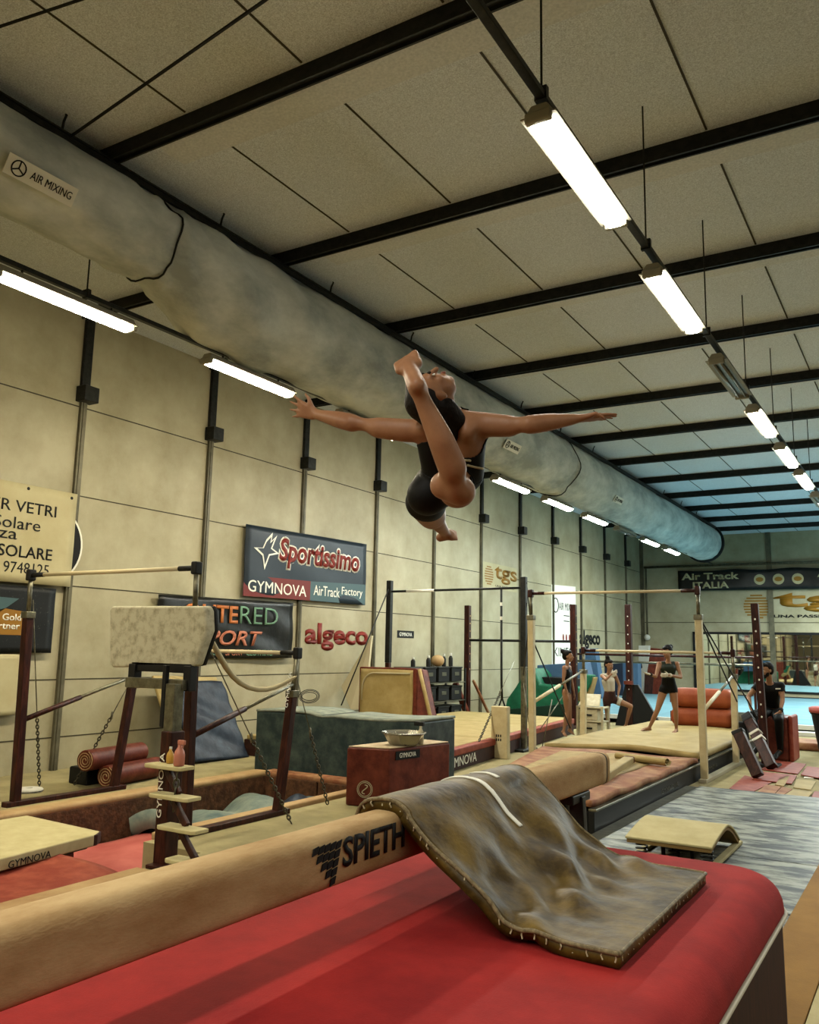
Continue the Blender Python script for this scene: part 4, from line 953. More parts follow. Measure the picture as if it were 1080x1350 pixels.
# carpet squares
tl = (([(982, 1022), (1018, 1031), (986, 1047), (962, 1039)], 'redmat', 'curled red carpet square at the left corner of the pieced carpet'),
 ([(1003, 1014), (1022, 1002), (1063, 1007), (1052, 1020)], 'redmat', 'red carpet square in front of the seated man'),
 ([(1004, 1017), (1051, 1022), (1044, 1033), (992, 1027)], 'redmat', 'long red carpet piece across the middle of the pieced carpet'),
 ([(1045, 1041), (1072, 1044), (1060, 1057), (1026, 1053)], 'tan', 'tan carpet square at the near edge of the pieced carpet'),
 ([(1050, 1027), (1076, 1030), (1069, 1041), (1046, 1038)], 'tan', 'tan carpet square just behind the one at the near edge'),
 ([(1010, 1034), (1030, 1037), (1018, 1050), (995, 1047)], 'pinktan', 'faded pink carpet square next to the curled red one'),
 ([(1031, 1037), (1045, 1040), (1027, 1052), (1019, 1050)], 'pinktan', 'narrow faded pink carpet square beside the near tan one'),
 ([(1064, 1010), (1090, 1013), (1090, 1027), (1056, 1021)], 'redmat', 'red carpet square at the right of the pieced carpet, far row'),
 ([(1062, 1020), (1074, 1021), (1073, 1026), (1060, 1025)], 'white_label', 'small white square lying on the red carpet pieces'),
 ([(1074, 1043), (1095, 1045), (1095, 1059), (1067, 1056)], 'redmat', 'red carpet square at the right of the pieced carpet, near row'),
 ([(1030, 1022), (1043, 1021), (1034, 1036), (1022, 1034)], 'tan2', 'brownish strip laid across the red carpet pieces'))
for i, (q, m, lab) in enumerate(tl):
    z = .012+.006*(i % 4)
    o = slab('carpet_tile', m, [at(x, y, Z=z) for x, y in q], .012, None, .003); tag(o, lab, 'carpet tile', 'pieced carpet squares')
# ================================================================== BLUE FLOOR AND WHAT STANDS THERE
t = empty('spring_floor', (-2, 27, 0)); tag(t, 'light blue carpeted exercise floor reaching to the mirror wall', 'gym floor')
under(MB().b(-9.85, 6, 20.9, 34.2, .0, .16).build('base', 'black'), t)
for i in range(4):
    under(MB().b(-9.85+3.97*i, -9.85+3.97*(i+1)-.015, 20.8, 27.4, .16, .2).build('carpet_panel', 'bluefloor', bevel=.006), t)
    under(MB().b(-9.85+3.97*i, -9.85+3.97*(i+1)-.015, 27.42, 34.2, .16, .2).build('carpet_panel', 'bluefloor', bevel=.006), t)
under(MB().b(-9.85, 6, 20.7, 20.8, .1, .2).build('edge_strip', 'white', bevel=.006), t)
o = MB().b(-9.8, 6, 33.85, 33.95, .2, .23).build('floor_tape', 'black'); tag(o, 'black line on the blue floor along the mirror', 'floor line')
for k in range(5):
    o = MB().b(-3.4+.8*k, -2.8+.8*k, 20.2, 20.45, 0, .09).build('edge_block', 'white', bevel=.01); tag(o, 'white edge block in front of the blue floor, %s from the left' % ordn[k].replace('nearest', 'first'), 'block', 'white blocks before the blue floor')
o = MB().b(-2.6, -1.6, 17.2, 18.2, 0, .14).build('foam_block', 'pinktan', bevel=.05, seg=4); tag(o, 'low tan pad on the floor behind the seated man', 'foam block')
t = empty('tub', (-1.62, 17, 0)); tag(t, 'black tub with pink rim at the right edge by the seated man', 'tub')
MB().lathe([(.2, 0), (.22, .05), (.31, .66), (.33, .68), (.33, .72), (.29, .72), (.27, .4)], (0, 0, 0), 24).build('body', 'black', t)
MB().lathe([(.28, .70), (.345, .70), (.35, .78), (.3, .80), (.1, .81)], (0, 0, 0), 24).build('pink_lid', 'pink', t, smooth=True)
# orange rolls
t = empty('foam_roll', (-3.9, 17.6, .3)); 
bpy.data.objects.remove(t)
for i, (z, lab) in enumerate(((.30, 'orange foam roll lying lowest behind the cream bars'), (.66, 'orange foam roll stacked on the other orange roll behind the cream bars'))):
    t = empty('foam_roll', (-3.9, 17.4, z)); tag(t, lab, 'foam roll', 'stacked orange rolls')
    MB().b(-.55, .62, -.3, .3, .0, .36).build('roll', 'orange', t, bevel=.14, seg=5)
    for s in (-1, 1): MB().b(.035+s*.585-.01, .035+s*.585+.01, -.2, .2, .08, .28).build('end_patch', 'redvinyl', t, bevel=.006)
o = MB().b(-3.3, -2.95, 17.0, 17.3, .29, .62).build('small_bag', 'chrome', bevel=.08, seg=3); tag(o, 'small grey bag standing on the platform beside the orange rolls', 'bag')
# green mats
t = empty('crash_mat', (-8.2, 19.6, 0)); tag(t, 'folded bright green mat heaped against the left wall beyond the podium', 'gym mat')
og = [at(x, y, Y=19.4) for x, y in ((664, 942), (668, 922), (680, 905), (691, 886), (698, 880), (706, 888), (712, 902), (764, 906), (764, 926), (764, 942))]
under(MB().prism(og, (0, 1.0, 0)).build('cover', 'green', bevel=.05, seg=3), t)
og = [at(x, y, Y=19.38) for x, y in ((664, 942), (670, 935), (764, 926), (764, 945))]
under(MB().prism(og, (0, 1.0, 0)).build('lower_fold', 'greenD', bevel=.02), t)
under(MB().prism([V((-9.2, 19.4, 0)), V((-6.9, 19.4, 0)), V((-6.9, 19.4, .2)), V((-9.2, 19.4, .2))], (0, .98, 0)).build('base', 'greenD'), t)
o = slab('foam_block', 'black', [at(706, 892, Y=19.7), at(760, 895, Y=19.7), at(760, 908, Y=19.7), at(708, 906, Y=19.7)], 0, None, .01, n=(0, .6, 0)); tag(o, 'black pad lying on top of the folded green mat', 'pad')
o = slab('crash_mat', 'bluepanel', [at(708, 903, Y=20.4), at(708, 877, Y=20.4), at(770, 873, Y=20.4), at(776, 899, Y=20.4)], 0, None, .02, n=(0, .5, 0)); tag(o, 'flat blue mat lying slanted behind the folded green mat', 'gym mat')
t = empty('cushion', at(774, 902, Y=18.8)); tag(t, 'green cushion standing tilted behind the girl in the black leotard', 'cushion')
og = [at(x, y, Y=18.8) for x, y in ((772, 889), (781, 890), (779, 901), (773, 913), (764, 911), (764, 903), (769, 901))]
under(MB().prism(og, (0, .3, 0)).build('cover', 'green', bevel=.03), t)
og = [at(x, y, Y=18.86) for x, y in ((764, 911), (773, 913), (781, 893), (783, 893), (777, 916), (762, 925), (758, 920))]
under(MB().prism(og, (0, .3, 0)).build('side', 'tan2', bevel=.02), t)
def standing_slab(px, Y, th, m, label, name='standing_panel', m2=None, px2=None):
    Y = at(*px[2], Z=.2).y if Y < 30 else Y
    at_ = lambda x, y, Y: V((lambda p: (p.x, p.y, .205 if p.z < .75 else p.z))(at(x, y, Y=Y)))
    t = empty(name, at(px[0][0], px[0][1], Y=Y)); tag(t, label, 'gym mat')
    under(MB().prism([at_(x, y, Y) for x, y in px], (0, th, 0)).build('front', m, bevel=.01), t)
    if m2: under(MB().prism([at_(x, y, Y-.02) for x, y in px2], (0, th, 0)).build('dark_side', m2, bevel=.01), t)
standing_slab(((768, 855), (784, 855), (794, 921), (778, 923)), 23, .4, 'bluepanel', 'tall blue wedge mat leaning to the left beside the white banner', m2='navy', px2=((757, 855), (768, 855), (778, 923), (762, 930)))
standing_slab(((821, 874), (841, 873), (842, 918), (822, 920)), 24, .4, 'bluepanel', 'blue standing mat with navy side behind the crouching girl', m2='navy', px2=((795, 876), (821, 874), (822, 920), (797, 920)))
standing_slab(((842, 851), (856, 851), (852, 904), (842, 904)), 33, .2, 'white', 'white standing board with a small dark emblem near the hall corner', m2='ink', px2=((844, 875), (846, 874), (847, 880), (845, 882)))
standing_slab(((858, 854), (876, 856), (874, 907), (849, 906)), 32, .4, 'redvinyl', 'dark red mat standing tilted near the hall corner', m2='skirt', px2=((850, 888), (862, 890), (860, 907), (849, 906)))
# cream drawer cart
t = empty('drawer_cart', (-5.68, 16.4, 0)); tag(t, 'cream plastic drawer cart between the two girls', 'drawer cart')
x0, x1 = at(762, 940, Y=16.3).x, at(797, 940, Y=16.3).x; w = (x1-x0)/2; t.location.x = (x0+x1)/2
for i, (z0, z1) in enumerate(((.12, .33), (.37, .58))):
    d = MB().b(-w+.04, w-.12, -.16, .15, z0, z1).build('drawer', 'whiteplastic', t, bevel=.015); MB().b(-.1, .04, -.18, -.16, (z0+z1)/2-.015, (z0+z1)/2+.015).build('handle', 'ink', d)
for z in (.08, .34, .60): MB().b(-w, w, -.18, .18, z, z+.03).build('shelf', 'whiteplastic', t, bevel=.008)
for sx in (-1, 1):
    for sy in (-1, 1): MB().b(sx*w-.02*sx-.02, sx*w-.02*sx+.02, sy*.17-.02, sy*.17+.02, 0.02, .64).build('post', 'whiteplastic', t)
MB().prism([(-w, -.1, .64), (w-.1, -.1, .64), (w-.14, .1, .86), (-w+.04, .1, .86)], (0, .05, 0)).build('tilted_lid', 'whiteplastic', t, bevel=.01)
# gear seen only in the mirror: mats and blocks to the right of the frame on the blue floor
t = empty('crash_mat', (.5, 22.5, .2)); tag(t, 'green and orange mats stacked on the blue floor, seen in the mirror', 'gym mat')
MB().b(-1, 1, -.6, .6, 0, .5).build('orange_mat', 'orange', t, bevel=.1); MB().b(-.9, .9, -.6, .6, .5, .8).build('green_mat', 'greenD', t, bevel=.03)

# ================================================================== PEOPLE
def cap(mb, a, ra, b, rb, n=12):
    a, b = V(a), V(b); mb.ell(a, (ra,)*3, None, n, 8); mb.ell(b, (rb,)*3, None, n, 8)
    if (b-a).length > 1e-4: mb.tube([a, b], [ra, rb], n)
def axes(f, u):
    f = V(f).normalized(); s = f.cross(V(u)).normalized(); u2 = s.cross(f); return s, f, u2
class Fig:
    def __init__(s): s.mb = MB(); s.pr = []
    def c(s, tg, a, ra, b, rb): cap(s.mb, a, ra, b, rb); s.pr.append((tg, V(a), ra, V(b), rb)); return s
    def e(s, tg, c, r, R=None): s.mb.ell(c, r, R, 16, 10); m = sorted(r)[1]; s.pr.append((tg, V(c), m, V(c), m)); return s
    def head(s, c, f, u, k=1.0):
        S, F, U = axes(f, u); R = Matrix((S, F, U)).transposed(); q = lambda x, y, z: V(c)+S*x*k+F*y*k+U*z*k
        E = lambda p, r, tg='head': s.e(tg, q(*p), tuple(v*k for v in r), R)
        E((0, -.012, .03), (.073, .092, .085), 'skull'); E((0, .03, -.03), (.058, .062, .085)); E((0, .055, -.082), (.034, .032, .026))
        E((0, .075, .028), (.048, .02, .014)); E((0, .088, -.056), (.024, .012, .010)); E((.035, .062, -.02), (.022, .022, .02)); E((-.035, .062, -.02), (.022, .022, .02))
        s.c('head', q(0, .092, .015), .008*k, q(0, .112, -.024), .013*k)
        for x in (-1, 1): E((x*.074, -.008, -.004), (.010, .020, .030))
        s.q = q; s.R = R; s.k = k; return s
    def hand(s, w, d, n, k=1.0, curl=.3, spread=.12, thumb=1, rf=.0078, tcurl=.3):
        """w wrist, d finger direction, n palm normal; thumb=+1/-1 side"""
        d = V(d).normalized(); n = (V(n)-d*V(n).dot(d)).normalized(); sd = d.cross(n)*thumb
        for j in range(4):
            o = (j-1.5)*.019*k; base = V(w)+d*(.085*k)-sd*o
            s.c('hand', V(w)+d*.012*k-sd*o*.6, .014*k, base, .0115*k)
            L = (.068, .078, .073, .056)[j]*k; dd = (d-sd*spread*(j-1.5)).normalized(); p = base
            for q in range(3):
                a = curl*(q+.6)*.6; dr = (dd*math.cos(a)+n*math.sin(a)).normalized(); p2 = p+dr*L*(.46, .30, .24)[q]
                s.c('hand', p, rf*k*(1.08-.1*q), p2, rf*k*(1.0-.12*q)); p = p2
        b = V(w)+d*.025*k+sd*.022*k; p1 = b+(d*.6+sd*.8).normalized()*.045*k; p2 = p1+(d*.9+sd*.35+n*tcurl).normalized()*.035*k
        s.c('hand', b, .013*k, p1, .010*k); s.c('hand', p1, .0095*k, p2, .0078*k); return s
    def foot(s, an, toe, k=1.0, toes=False, up=(0, 0, 1)):
        an, toe = V(an), V(toe); d = (toe-an).normalized(); sd = d.cross(V(up)).normalized(); u = sd.cross(d)
        heel = an-d*.022*k-u*.028*k
        s.c('foot', an, .032*k, heel, .026*k); s.c('foot', heel, .026*k, toe-d*.05*k, .026*k); s.c('foot', an, .032*k, toe-d*.055*k+u*.004, .026*k)
        for j in range(5):
            o = (j-2)*.016*k; L = (.055, .052, .046, .04, .034)[j]*k
            s.c('foot', toe-d*.06*k+sd*o, .016*k, toe-d*.05*k+sd*o*1.15+d*L, (.012, .0085, .008, .008, .0075)[j]*k)
        return s
    def build(s, name, label, vox, m='skin', clothes=(), smooth=5, soft=8):
        ob = s.mb.build('tmp', m); md = ob.modifiers.new('r', 'REMESH'); md.mode = 'VOXEL'; md.voxel_size = vox; md.adaptivity = 0
        md = ob.modifiers.new('s', 'SMOOTH'); md.factor = .5; md.iterations = smooth
        dg = bpy.context.evaluated_depsgraph_get(); me = bpy.data.meshes.new_from_object(ob.evaluated_get(dg)); bpy.data.objects.remove(ob)
        me.name = name; me.polygons.foreach_set('use_smooth', [True]*len(me.polygons))
        o = bpy.data.objects.new(name, me); COL.objects.link(o)
        root = o
        n = len(me.vertices); co = np.empty(n*3); me.vertices.foreach_get('co', co); co = co.reshape(-1, 3)
        no = np.array([v.normal[:] for v in me.vertices])
        best = np.full(n, 1e9); tg = np.zeros(n, int); tt = np.zeros(n)
        for i, (g, a, ra, b, rb) in enumerate(s.pr):
            a, b = np.array(a), np.array(b); d = b-a; L = d@d
            t = np.clip(((co-a)@d)/L, 0, 1) if L > 1e-9 else np.zeros(n)
            dist = np.linalg.norm(co-(a+t[:, None]*d), axis=1)-(ra+(rb-ra)*t)
            k = dist < best; best[k] = dist[k]; tg[k] = i; tt[k] = t[k]
        tags = [p[0] for p in s.pr]
        if soft:
            ed = np.empty(len(me.edges)*2, int); me.edges.foreach_get('vertices', ed); ed = ed.reshape(-1, 2)
            wt = np.array([.04 if tags[i] in ('hand', 'head', 'skull') else .18 if tags[i] == 'foot' else .6 for i in tg])[:, None]
            deg = np.bincount(ed.ravel(), minlength=n)[:, None]
            for _ in range(soft):
                acc = np.stack([np.bincount(ed[:, 0], co[ed[:, 1], k], n)+np.bincount(ed[:, 1], co[ed[:, 0], k], n) for k in range(3)], 1)
                co = co+wt*(acc/deg-co)
            me.vertices.foreach_set('co', co.ravel()); me.update(); no = np.array([v.normal[:] for v in me.vertices])
        polys = [tuple(p.vertices) for p in me.polygons]
        for (nm, cm, pred, off) in clothes:
            ok = np.array([pred(tags[tg[i]], tt[i], co[i]) for i in range(n)])
            fs = [p for p in polys if all(ok[i] for i in p)]
            if not fs: continue
            use = sorted({i for p in fs for i in p}); mp = {i: j for j, i in enumerate(use)}
            cm_ = bpy.data.meshes.new(nm); cm_.from_pydata([tuple(co[i]+no[i]*off) for i in use], [], [tuple(mp[i] for i in p) for p in fs]); cm_.update()
            cm_.materials.append(MT[cm]); cm_.polygons.foreach_set('use_smooth', [True]*len(cm_.polygons))
            c = bpy.data.objects.new(nm, cm_); COL.objects.link(c); c.parent = root
            sm = c.modifiers.new('sm', 'SMOOTH'); sm.iterations = 3
            so = c.modifiers.new('so', 'SOLIDIFY'); so.thickness = off*1.2; so.offset = -1
        tag(root, label, 'person'); return root
    def face(s, root, lips=True):
        for x in (-1, 1):
            MB().ell(s.q(x*.029, .084, .008), (.0105*s.k, .006*s.k, .005*s.k), s.R).build('eye', 'white_label', root, smooth=True)
            MB().ell(s.q(x*.029, .0885, .008), (.005*s.k, .003*s.k, .0048*s.k), s.R).build('iris', 'eye', root, smooth=True)
            MB().ell(s.q(x*.029, .092, .030), (.018*s.k, .006*s.k, .004*s.k), s.R).build('eyebrow', 'hair', root, smooth=True)
        if lips: MB().ell(s.q(0, .097, -.056), (.020*s.k, .006*s.k, .008*s.k), s.R).build('lips', 'lip', root, smooth=True)
    def hair(s, root, extra=(), cap_=True, low=-.02):
        mb = MB(); k = s.k
        if cap_:
            mb.ell(s.q(0, -.028, .040), (.080*k, .090*k, .088*k), s.R, 18, 12); mb.ell(s.q(0, -.055, -.005), (.072*k, .062*k, .08*k), s.R, 16, 10); mb.ell(s.q(0, .03, .085), (.06*k, .05*k, .034*k), s.R)
        for (p, r, p2, r2) in extra: cap(mb, s.q(*p), r*k, s.q(*p2), r2*k)
        ob = mb.build('hair', 'hair', root, smooth=True)
        md = ob.modifiers.new('r', 'REMESH'); md.mode = 'VOXEL'; md.voxel_size = .008; md.use_smooth_shade = True
        md = ob.modifiers.new('s', 'SMOOTH'); md.iterations = 4
        return ob
def limb(F, g, a, b, r0, r1, bulge=0, bt=.35, bo=None):
    a, b = V(a), V(b)
    if bulge:
        m = a.lerp(b, bt)+(V(bo) if bo else V((0, 0, 0)))
        F.c(g, a, r0, m, bulge); F.c(g+'_low', m, bulge, b, r1)
    else: F.c(g, a, r0, b, r1)
def body(J, k=1.0, female=True):
    """joints -> figure: pelvis, waist, chest, neck, head, sL/sR, eL/eR, wL/wR, hL/hR, kL/kR, aL/aR, tL/tR"""
    F = Fig(); g = lambda n: V(J[n])
    w = .9 if female else 1.08
    side = (g('sR')-g('sL')).normalized(); hs = (g('hR')-g('hL')).normalized()
    F.c('hips', g('hL')+hs*.005, .092*k*w, g('hR')-hs*.005, .092*k*w)
    for s in (-1, 1):
        F.c('torso_low', g('pelvis')+hs*.05*s*k, .088*k*w, g('waist')+hs*.035*s*k, .078*k*w)
        F.c('torso', g('waist')+hs*.035*s*k, .078*k*w, g('chest')+side*.055*s*k, .094*k*w)
    F.c('torso_top', g('chest')-side*.06*k, .088*k*w, g('chest')+side*.06*k, .088*k*w)
    F.c('shoulder', g('sL'), .047*k*w, g('sR'), .047*k*w); F.c('upper', g('chest'), .085*k*w, (g('sL')+g('sR'))/2, .06*k*w)
    F.c('neck', (g('sL')+g('sR'))/2, .052*k*w, g('neck'), .046*k*w)
    for s in 'LR':
        F.e('delt', g('s'+s), (.052*k*w,)*3)
        limb(F, 'uarm', g('s'+s), g('e'+s), .046*k*w, .036*k*w, .045*k*w, .45)
        limb(F, 'farm', g('e'+s), g('w'+s), .037*k*w, .024*k*w, .037*k*w, .3)
        limb(F, 'thigh', g('h'+s), g('k'+s), .088*k*w, .054*k*w, .080*k*w, .4)
        limb(F, 'calf', g('k'+s), g('a'+s), .052*k*w, .033*k*w, .053*k*w, .3)
    return F
def px_joints(spec, d0):
    return {n: at(x, y, D=d0+d) for n, (x, y, d) in spec.items()}
TOR = ('torso', 'torso_low', 'torso_top', 'hips', 'upper')

# ---- the leaping gymnast
J = px_joints(dict(pelvis=(580, 640, .0), waist=(596, 612, -.04), chest=(600, 580, -.10), neck=(590, 545, -.14), sL=(556, 568, -.12), sR=(632, 558, -.14),
    eL=(466, 558, -.02), wL=(416, 546, .14), eR=(697, 560, -.26), wR=(762, 552, -.20),
    hL=(566, 645, .02), hR=(598, 640, -.02), kL=(572, 682, .40), aL=(588, 704, .72), tL=(604, 707, .76),
    kR=(603, 645, -.46), aR=(551, 512, -.54), tR=(533, 470, -.40)), 3.62)
G = body(J, .94)
sc = J['sR']-J['sL']
# buttock, knee, calf, shoulder blade, upper back
G.e('hips', at(564, 653, D=3.60), (.088, .088, .085)); G.e('thigh', at(603, 648, D=3.36), (.078, .078, .072)); G.e('thigh', at(607, 648, D=3.20), (.066, .066, .062))
G.e('knee', at(585, 640, D=3.22), (.06, .06, .06))
G.c('calf', at(598, 618, D=3.12), .057, at(582, 580, D=3.09), .052); G.c('calf', at(580, 575, D=3.09), .05, at(556, 525, D=3.08), .036); G.c('thigh', at(560, 662, D=3.72), .085, at(570, 680, D=3.95), .07)
G.e('blade', at(616, 570, D=3.42), (.04, .04, .045)); G.c('trap', at(604, 552, D=3.46), .045, at(632, 558, D=3.46), .05); G.c('trap', at(590, 556, D=3.46), .045, at(560, 566, D=3.47), .045)
G.c('torso', at(614, 590, D=3.50), .078, at(616, 626, D=3.56), .07); G.c('torso', at(570, 590, D=3.52), .06, at(580, 625, D=3.58), .07)
for s_, (e_, w_) in (('L', ('eL', 'wL')), ('R', ('eR', 'wR'))):
    a_, b_ = J['s'+s_], J[e_]
    G.e('delt', a_.lerp(b_, .08), (.052, .052, .052)); G.c('uarm', a_.lerp(b_, .2)+V((0, 0, -.006)), .054, a_.lerp(b_, .65)+V((0, 0, -.008)), .049); G.c('farm', b_.lerp(J[w_], .02), .045, b_.lerp(J[w_], .4), .042); G.c('farm', b_.lerp(J[w_], .4), .042, b_.lerp(J[w_], .95), .029)
hc = at(570, 521, D=3.40)
G.c('neck', at(598, 552, D=3.46), .046, at(584, 530, D=3.42), .046)
G.head(hc, UPV*1.0-RGT*.02-FWD*.05, -RGT*.85-FWD*.45-UPV*.1, .93)
G.hand(J['wL'], at(388, 536, D=3.84)-J['wL'], -FWD*.9-UPV*.3, 1.0, curl=.10, spread=.22, thumb=1, tcurl=-.2, rf=.0088)
G.hand(J['wR'], at(812, 548, D=3.46)-J['wR'], -UPV-FWD*.2, 1.0, curl=.10, spread=.10, thumb=-1, tcurl=.8, rf=.0088)
G.foot(J['aL'], J['tL'], 1.0, up=FWD*-.5+UPV*.6); G.foot(J['aR'], J['tR'], 1.22, up=FWD)
axd = (J['chest']-J['waist']).normalized(); BLADE = at(618, 570, D=3.40); NEAR = at(604, 640, D=3.24)
def gym_top(g, t, p):
    h = (V(p)-J['waist']).dot(axd)
    if h < -.03 or h > .33: return False
    if g in ('torso', 'torso_low', 'torso_top', 'upper', 'hips'): return (V(p)-BLADE).length > .105
    if g in ('blade', 'trap', 'shoulder'):
        x = (V(p)-J['chest']).dot(sc.normalized())
        return (V(p)-BLADE).length > .105 and -.11 < x < .075
    return False
def gym_short(g, t, p):
    h = (V(p)-J['waist']).dot(axd)
    if (V(p)-NEAR).length < .155: return False
    if g in ('hips', 'torso_low', 'torso'): return h < -.02
    if g in ('thigh', 'thigh_low'): return (V(p)-J['pelvis']).length < .19
    return False
o = G.build('person', 'gymnast in black top and shorts leaping high above the balance beam, arms spread', .0055, clothes=(('crop_top', 'leotard', gym_top, .006), ('shorts', 'leotard', gym_short, .007)), smooth=3, soft=70)
from mathutils.bvhtree import BVHTree
bv = BVHTree.FromPolygons([v.co for v in o.data.vertices], [tuple(p.vertices) for p in o.data.polygons])
for (xa, ya, xb, yb3) in ((606, 604, 620, 606), (613, 611, 634, 617)):
    pts = []
    for k in range(9):
        d_ = (at(xa+(xb-xa)*k/8, ya+(yb3-ya)*k/8, D=1)-EYE).normalized(); h_ = bv.ray_cast(EYE, d_)
        if h_[0] and (h_[0]-EYE).dot(FWD) > 3.36 and (not pts or (h_[0]-pts[-1]).length < .06): pts.append(h_[0]+h_[1]*.011)
    if len(pts) > 2: MB().tube(pts, .0045, 6).build('waist_trim', 'strap', o, smooth=True)
G.face(o)
G.hair(o, extra=(((0, -.05, .03), .075, (0, -.11, -.02), .06), ((0, -.11, -.02), .06, (.0, -.17, -.08), .045), ((.03, -.06, -.05), .05, (.02, -.11, -.10), .05)))
def band(root, a, b, r, m, name='wristband', w=.02, t=.5):
    a, b = V(a), V(b); d = (b-a).normalized(); c = a.lerp(b, t); MB().tube([c-d*w, c+d*w], r, 14).build(name, m, root, bevel=.003)

# ---- woman in green leotard
J = px_joints(dict(pelvis=(882, 904, 0), waist=(881, 893, -.02), chest=(881, 881, -.02), neck=(881, 868, -.02), sL=(869, 875, .02), sR=(893, 875, -.02),
    eL=(865, 892, -.14), wL=(857, 889, -.28), eR=(898, 893, -.1), wR=(882, 890, -.30), hL=(876, 907, 0), hR=(887, 907, 0), kL=(867, 936, .0), aL=(856, 960, .1), tL=(845, 963, .05),
    kR=(891, 936, -.06), aR=(892, 962, .03), tR=(888, 967, -.12)), 15.05)
F = body(J, .98); JW = J
F.head(at(880, 859.5, D=15.02), -RGT*.75-FWD*.55-UPV*.25, UPV-RGT*.15, .98)
F.c('neck', J['neck'], .042, at(881, 863, D=15.03), .045)
F.hand(J['wL'], -RGT*.8-FWD*.3+UPV*.25, UPV, 1, curl=.3); F.hand(J['wR'], -RGT*.9-FWD*.2, FWD, 1, curl=.8, thumb=-1)
F.foot(J['aL'], J['tL']); F.foot(J['aR'], J['tR'])
o = F.build('person', 'gymnast in dark green leotard standing on the tan platform with hands held before her', .010, 'skin2',
  (('leotard', 'leo_green', lambda g, t, p: (g in ('torso', 'torso_top', 'upper', 'torso_low') or g == 'shoulder' and .04 < abs((V(p)-JW['chest']).dot(RGT)) < .12) and abs((V(p)-JW['chest']).dot(RGT)) < .17, .006), ('shorts', 'leotard', lambda g, t, p: g in ('hips', 'torso_low') or g == 'thigh' and t < .55, .009),
   ('hand_grip', 'grip', lambda g, t, p: g == 'hand', .004)))
F.face(o); F.hair(o, extra=(((0, -.10, .05), .045, (0, -.12, .055), .045),))
band(o, J['eR'], J['wR'], .034, 'grip', t=.9); band(o, J['eL'], J['wL'], .034, 'wristband', t=.9)

# ---- girl with one knee bent
J = px_joints(dict(pelvis=(804, 919, 0), waist=(804, 911, 0), chest=(802, 898, 0), neck=(803, 885, -.03), sL=(794, 891, -.02), sR=(811, 890, .02),
    eL=(799, 896, -.28), wL=(806, 889, -.28), eR=(817, 904, .03), wR=(815, 917, -.08), hL=(800, 922, 0), hR=(809, 922, 0), kL=(801, 943, -.03), aL=(803, 962, .05), tL=(800, 967, -.12),
    kR=(832, 931, -.14), aR=(825, 957, -.02), tR=(833, 961, -.1)), 16.95)
F = body(J, .93); JG = J
F.head(at(803, 876.5, D=16.9), -FWD*.85+RGT*.5-UPV*.2, UPV, .95); F.c('neck', J['neck'], .04, at(803, 880, D=16.93), .042)
F.hand(J['wL'], RGT*.6+UPV*.35-FWD*.1, FWD, .95, curl=.6); F.hand(J['wR'], -UPV+RGT*.1, -RGT, .95, curl=.5, thumb=-1)
F.foot(J['aL'], J['tL'], .95); F.foot(J['aR'], J['tR'], .95)
o = F.build('person', 'girl in pale top and dark shorts with one knee bent, hand at her face', .010, 'skin2',
  (('top', 'grip', lambda g, t, p: g in ('torso', 'torso_top', 'upper', 'delt', 'shoulder') and abs((V(p)-JG['chest']).dot(RGT)) < .16, .007), ('shorts', 'skirt', lambda g, t, p: g in ('hips', 'torso_low') or g == 'thigh', .009), ('hand_grip', 'grip', lambda g, t, p: g == 'hand', .004)))
F.face(o); F.hair(o, extra=(((0, -.055, .115), .045, (.01, -.06, .14), .045),))
band(o, J['hR'], J['kR'], .082, 'grip', 'knee_wrap', .035, .35)

# ---- girl behind the cream post
J = px_joints(dict(pelvis=(747, 910, 0), waist=(748, 900, 0), chest=(748, 887, 0), neck=(748, 874, -.02), sL=(744, 880, -.12), sR=(751, 880, .14),
    eL=(743, 897, -.14), wL=(748, 914, -.16), eR=(754, 898, .16), wR=(757, 913, .1), hL=(746, 912, -.07), hR=(748, 912, .07), kL=(748, 938, -.07), aL=(743, 965, -.06), tL=(746, 971, -.12),
    kR=(751, 938, .1), aR=(752, 963, .1), tR=(757, 969, .05)), 16.45)
F = body(J, .95); JA = J
F.head(at(749, 865, D=16.43), RGT*.9-FWD*.3, UPV, .97); F.c('neck', J['neck'], .042, at(748.5, 869, D=16.43), .043)
F.hand(J['wL'], -UPV+RGT*.15, RGT, .95, curl=.5); F.hand(J['wR'], -UPV+RGT*.15, -RGT, .95, curl=.5, thumb=-1)
F.foot(J['aL'], J['tL'], .95); F.foot(J['aR'], J['tR'], .95)
o = F.build('person', 'girl in black leotard with hair tied up standing behind the left cream post', .010, 'skin2',
  (('leotard', 'leotard', lambda g, t, p: g in ('torso', 'torso_top', 'upper', 'torso_low', 'hips'), .006),))
F.face(o); F.hair(o, extra=(((0, -.09, .085), .048, (0, -.105, .09), .048),))

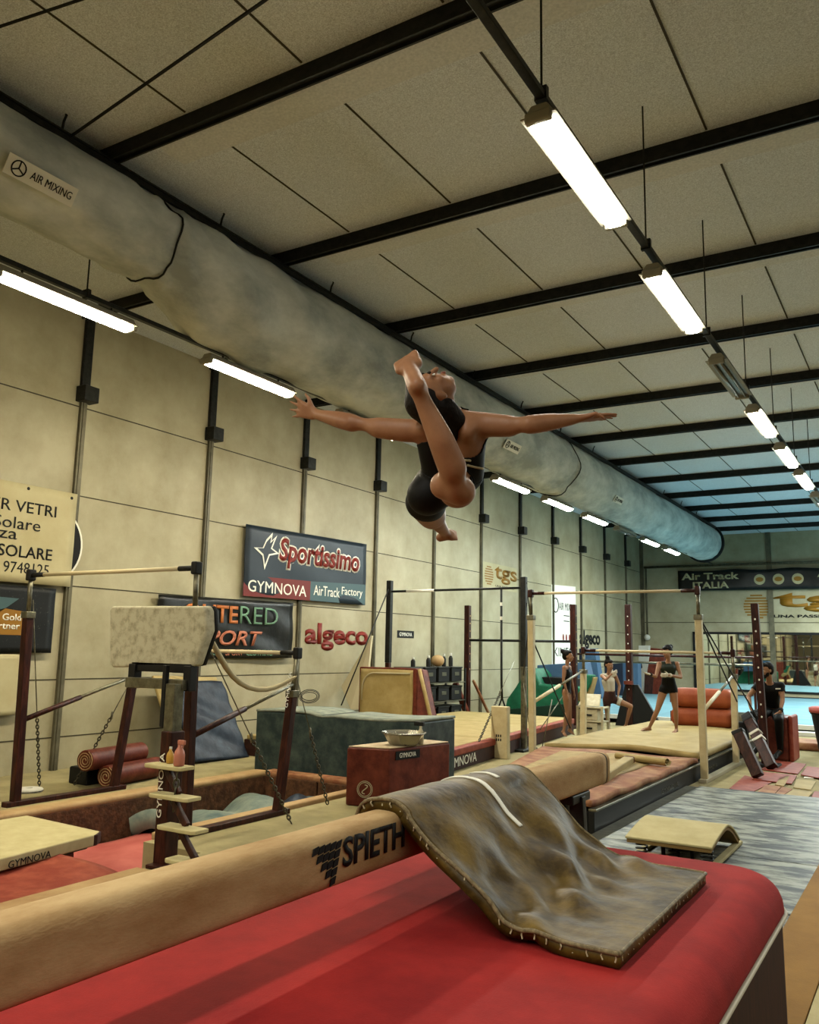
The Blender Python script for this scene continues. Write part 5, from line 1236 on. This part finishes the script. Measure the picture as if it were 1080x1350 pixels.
# ---- seated man
J = px_joints(dict(pelvis=(1019, 936, .05), waist=(1017, 925, .0), chest=(1015, 909, -.05), neck=(1014, 893, -.10), sL=(1000, 903, -.02), sR=(1030, 904, -.10),
    eL=(987, 918, -.05), wL=(990, 934, -.28), eR=(1032, 922, -.2), wR=(1029, 938, -.35), hL=(1013, 940, .02), hR=(1025, 941, -.02), kL=(992, 943, -.42), aL=(1000, 985, -.36), tL=(990, 996, -.5),
    kR=(1027, 949, -.48), aR=(1029, 990, -.42), tR=(1020, 1000, -.56)), 14.1)
F = body(J, 1.0, False); JM = J
F.head(at(1011, 883.5, D=13.96), -RGT*.95-FWD*.3-UPV*.05, UPV, 1.05); F.c('neck', J['neck'], .055, at(1013, 888, D=13.98), .055)
F.hand(J['wL'], -UPV*.8+RGT*.3-FWD*.2, RGT, 1.05, curl=.5); F.hand(J['wR'], -UPV*.9-RGT*.35, FWD, 1.05, curl=.35, thumb=-1)
F.foot(J['aL'], J['tL'], 1.05); F.foot(J['aR'], J['tR'], 1.05)
o = F.build('person', 'bearded man in black polo shirt and trousers sitting on the dark red block', .010, 'skin2',
  (('polo_shirt', 'leotard', lambda g, t, p: g in ('torso', 'torso_top', 'upper', 'torso_low', 'delt', 'shoulder', 'uarm'), .012), ('trousers', 'leotard', lambda g, t, p: g.startswith(('hips', 'thigh', 'calf')), .013), ('shoe', 'black', lambda g, t, p: g == 'foot' and (V(p)-JM['aL']).length < (V(p)-JM['aR']).length, .008), ('shoe', 'black', lambda g, t, p: g == 'foot' and (V(p)-JM['aL']).length >= (V(p)-JM['aR']).length, .008)))
F.face(o, False); F.hair(o)
bd = MB(); bd.ell(F.q(0, .058, -.085), (.05, .055, .045), F.R); bd.ell(F.q(.042, .025, -.05), (.022, .04, .045), F.R); bd.ell(F.q(-.042, .025, -.05), (.022, .04, .045), F.R); bd.ell(F.q(0, .098, -.045), (.03, .010, .008), F.R)
b = bd.build('beard', 'hair', o, smooth=True); md = b.modifiers.new('r', 'REMESH'); md.mode = 'VOXEL'; md.voxel_size = .007; md.use_smooth_shade = True
band(o, J['eR'], J['wR'], .042, 'black', 'wristwatch', t=.88)
c = at(1026, 908, D=13.86); MB().box(c, (.08, .006, .02), Matrix((RGT, FWD, UPV)).transposed()).build('chest_logo', 'white_label', o)
t = empty('foam_block', at(1020, 1003, Z=0)); tag(t, 'dark red leather-look block on which the bearded man sits', 'foam block')
pA = at(1000, 1003, Z=0)
t.location = (-2.28, 15.55, 0)
MB().b(-.27, .2, -.33, .35, 0, .70).build('body', 'redvinyl', t, bevel=.05, seg=3)
MB().b(.2, .27, -.33, .35, 0, .72).build('side_pad', 'redmat', t, bevel=.03, seg=3)
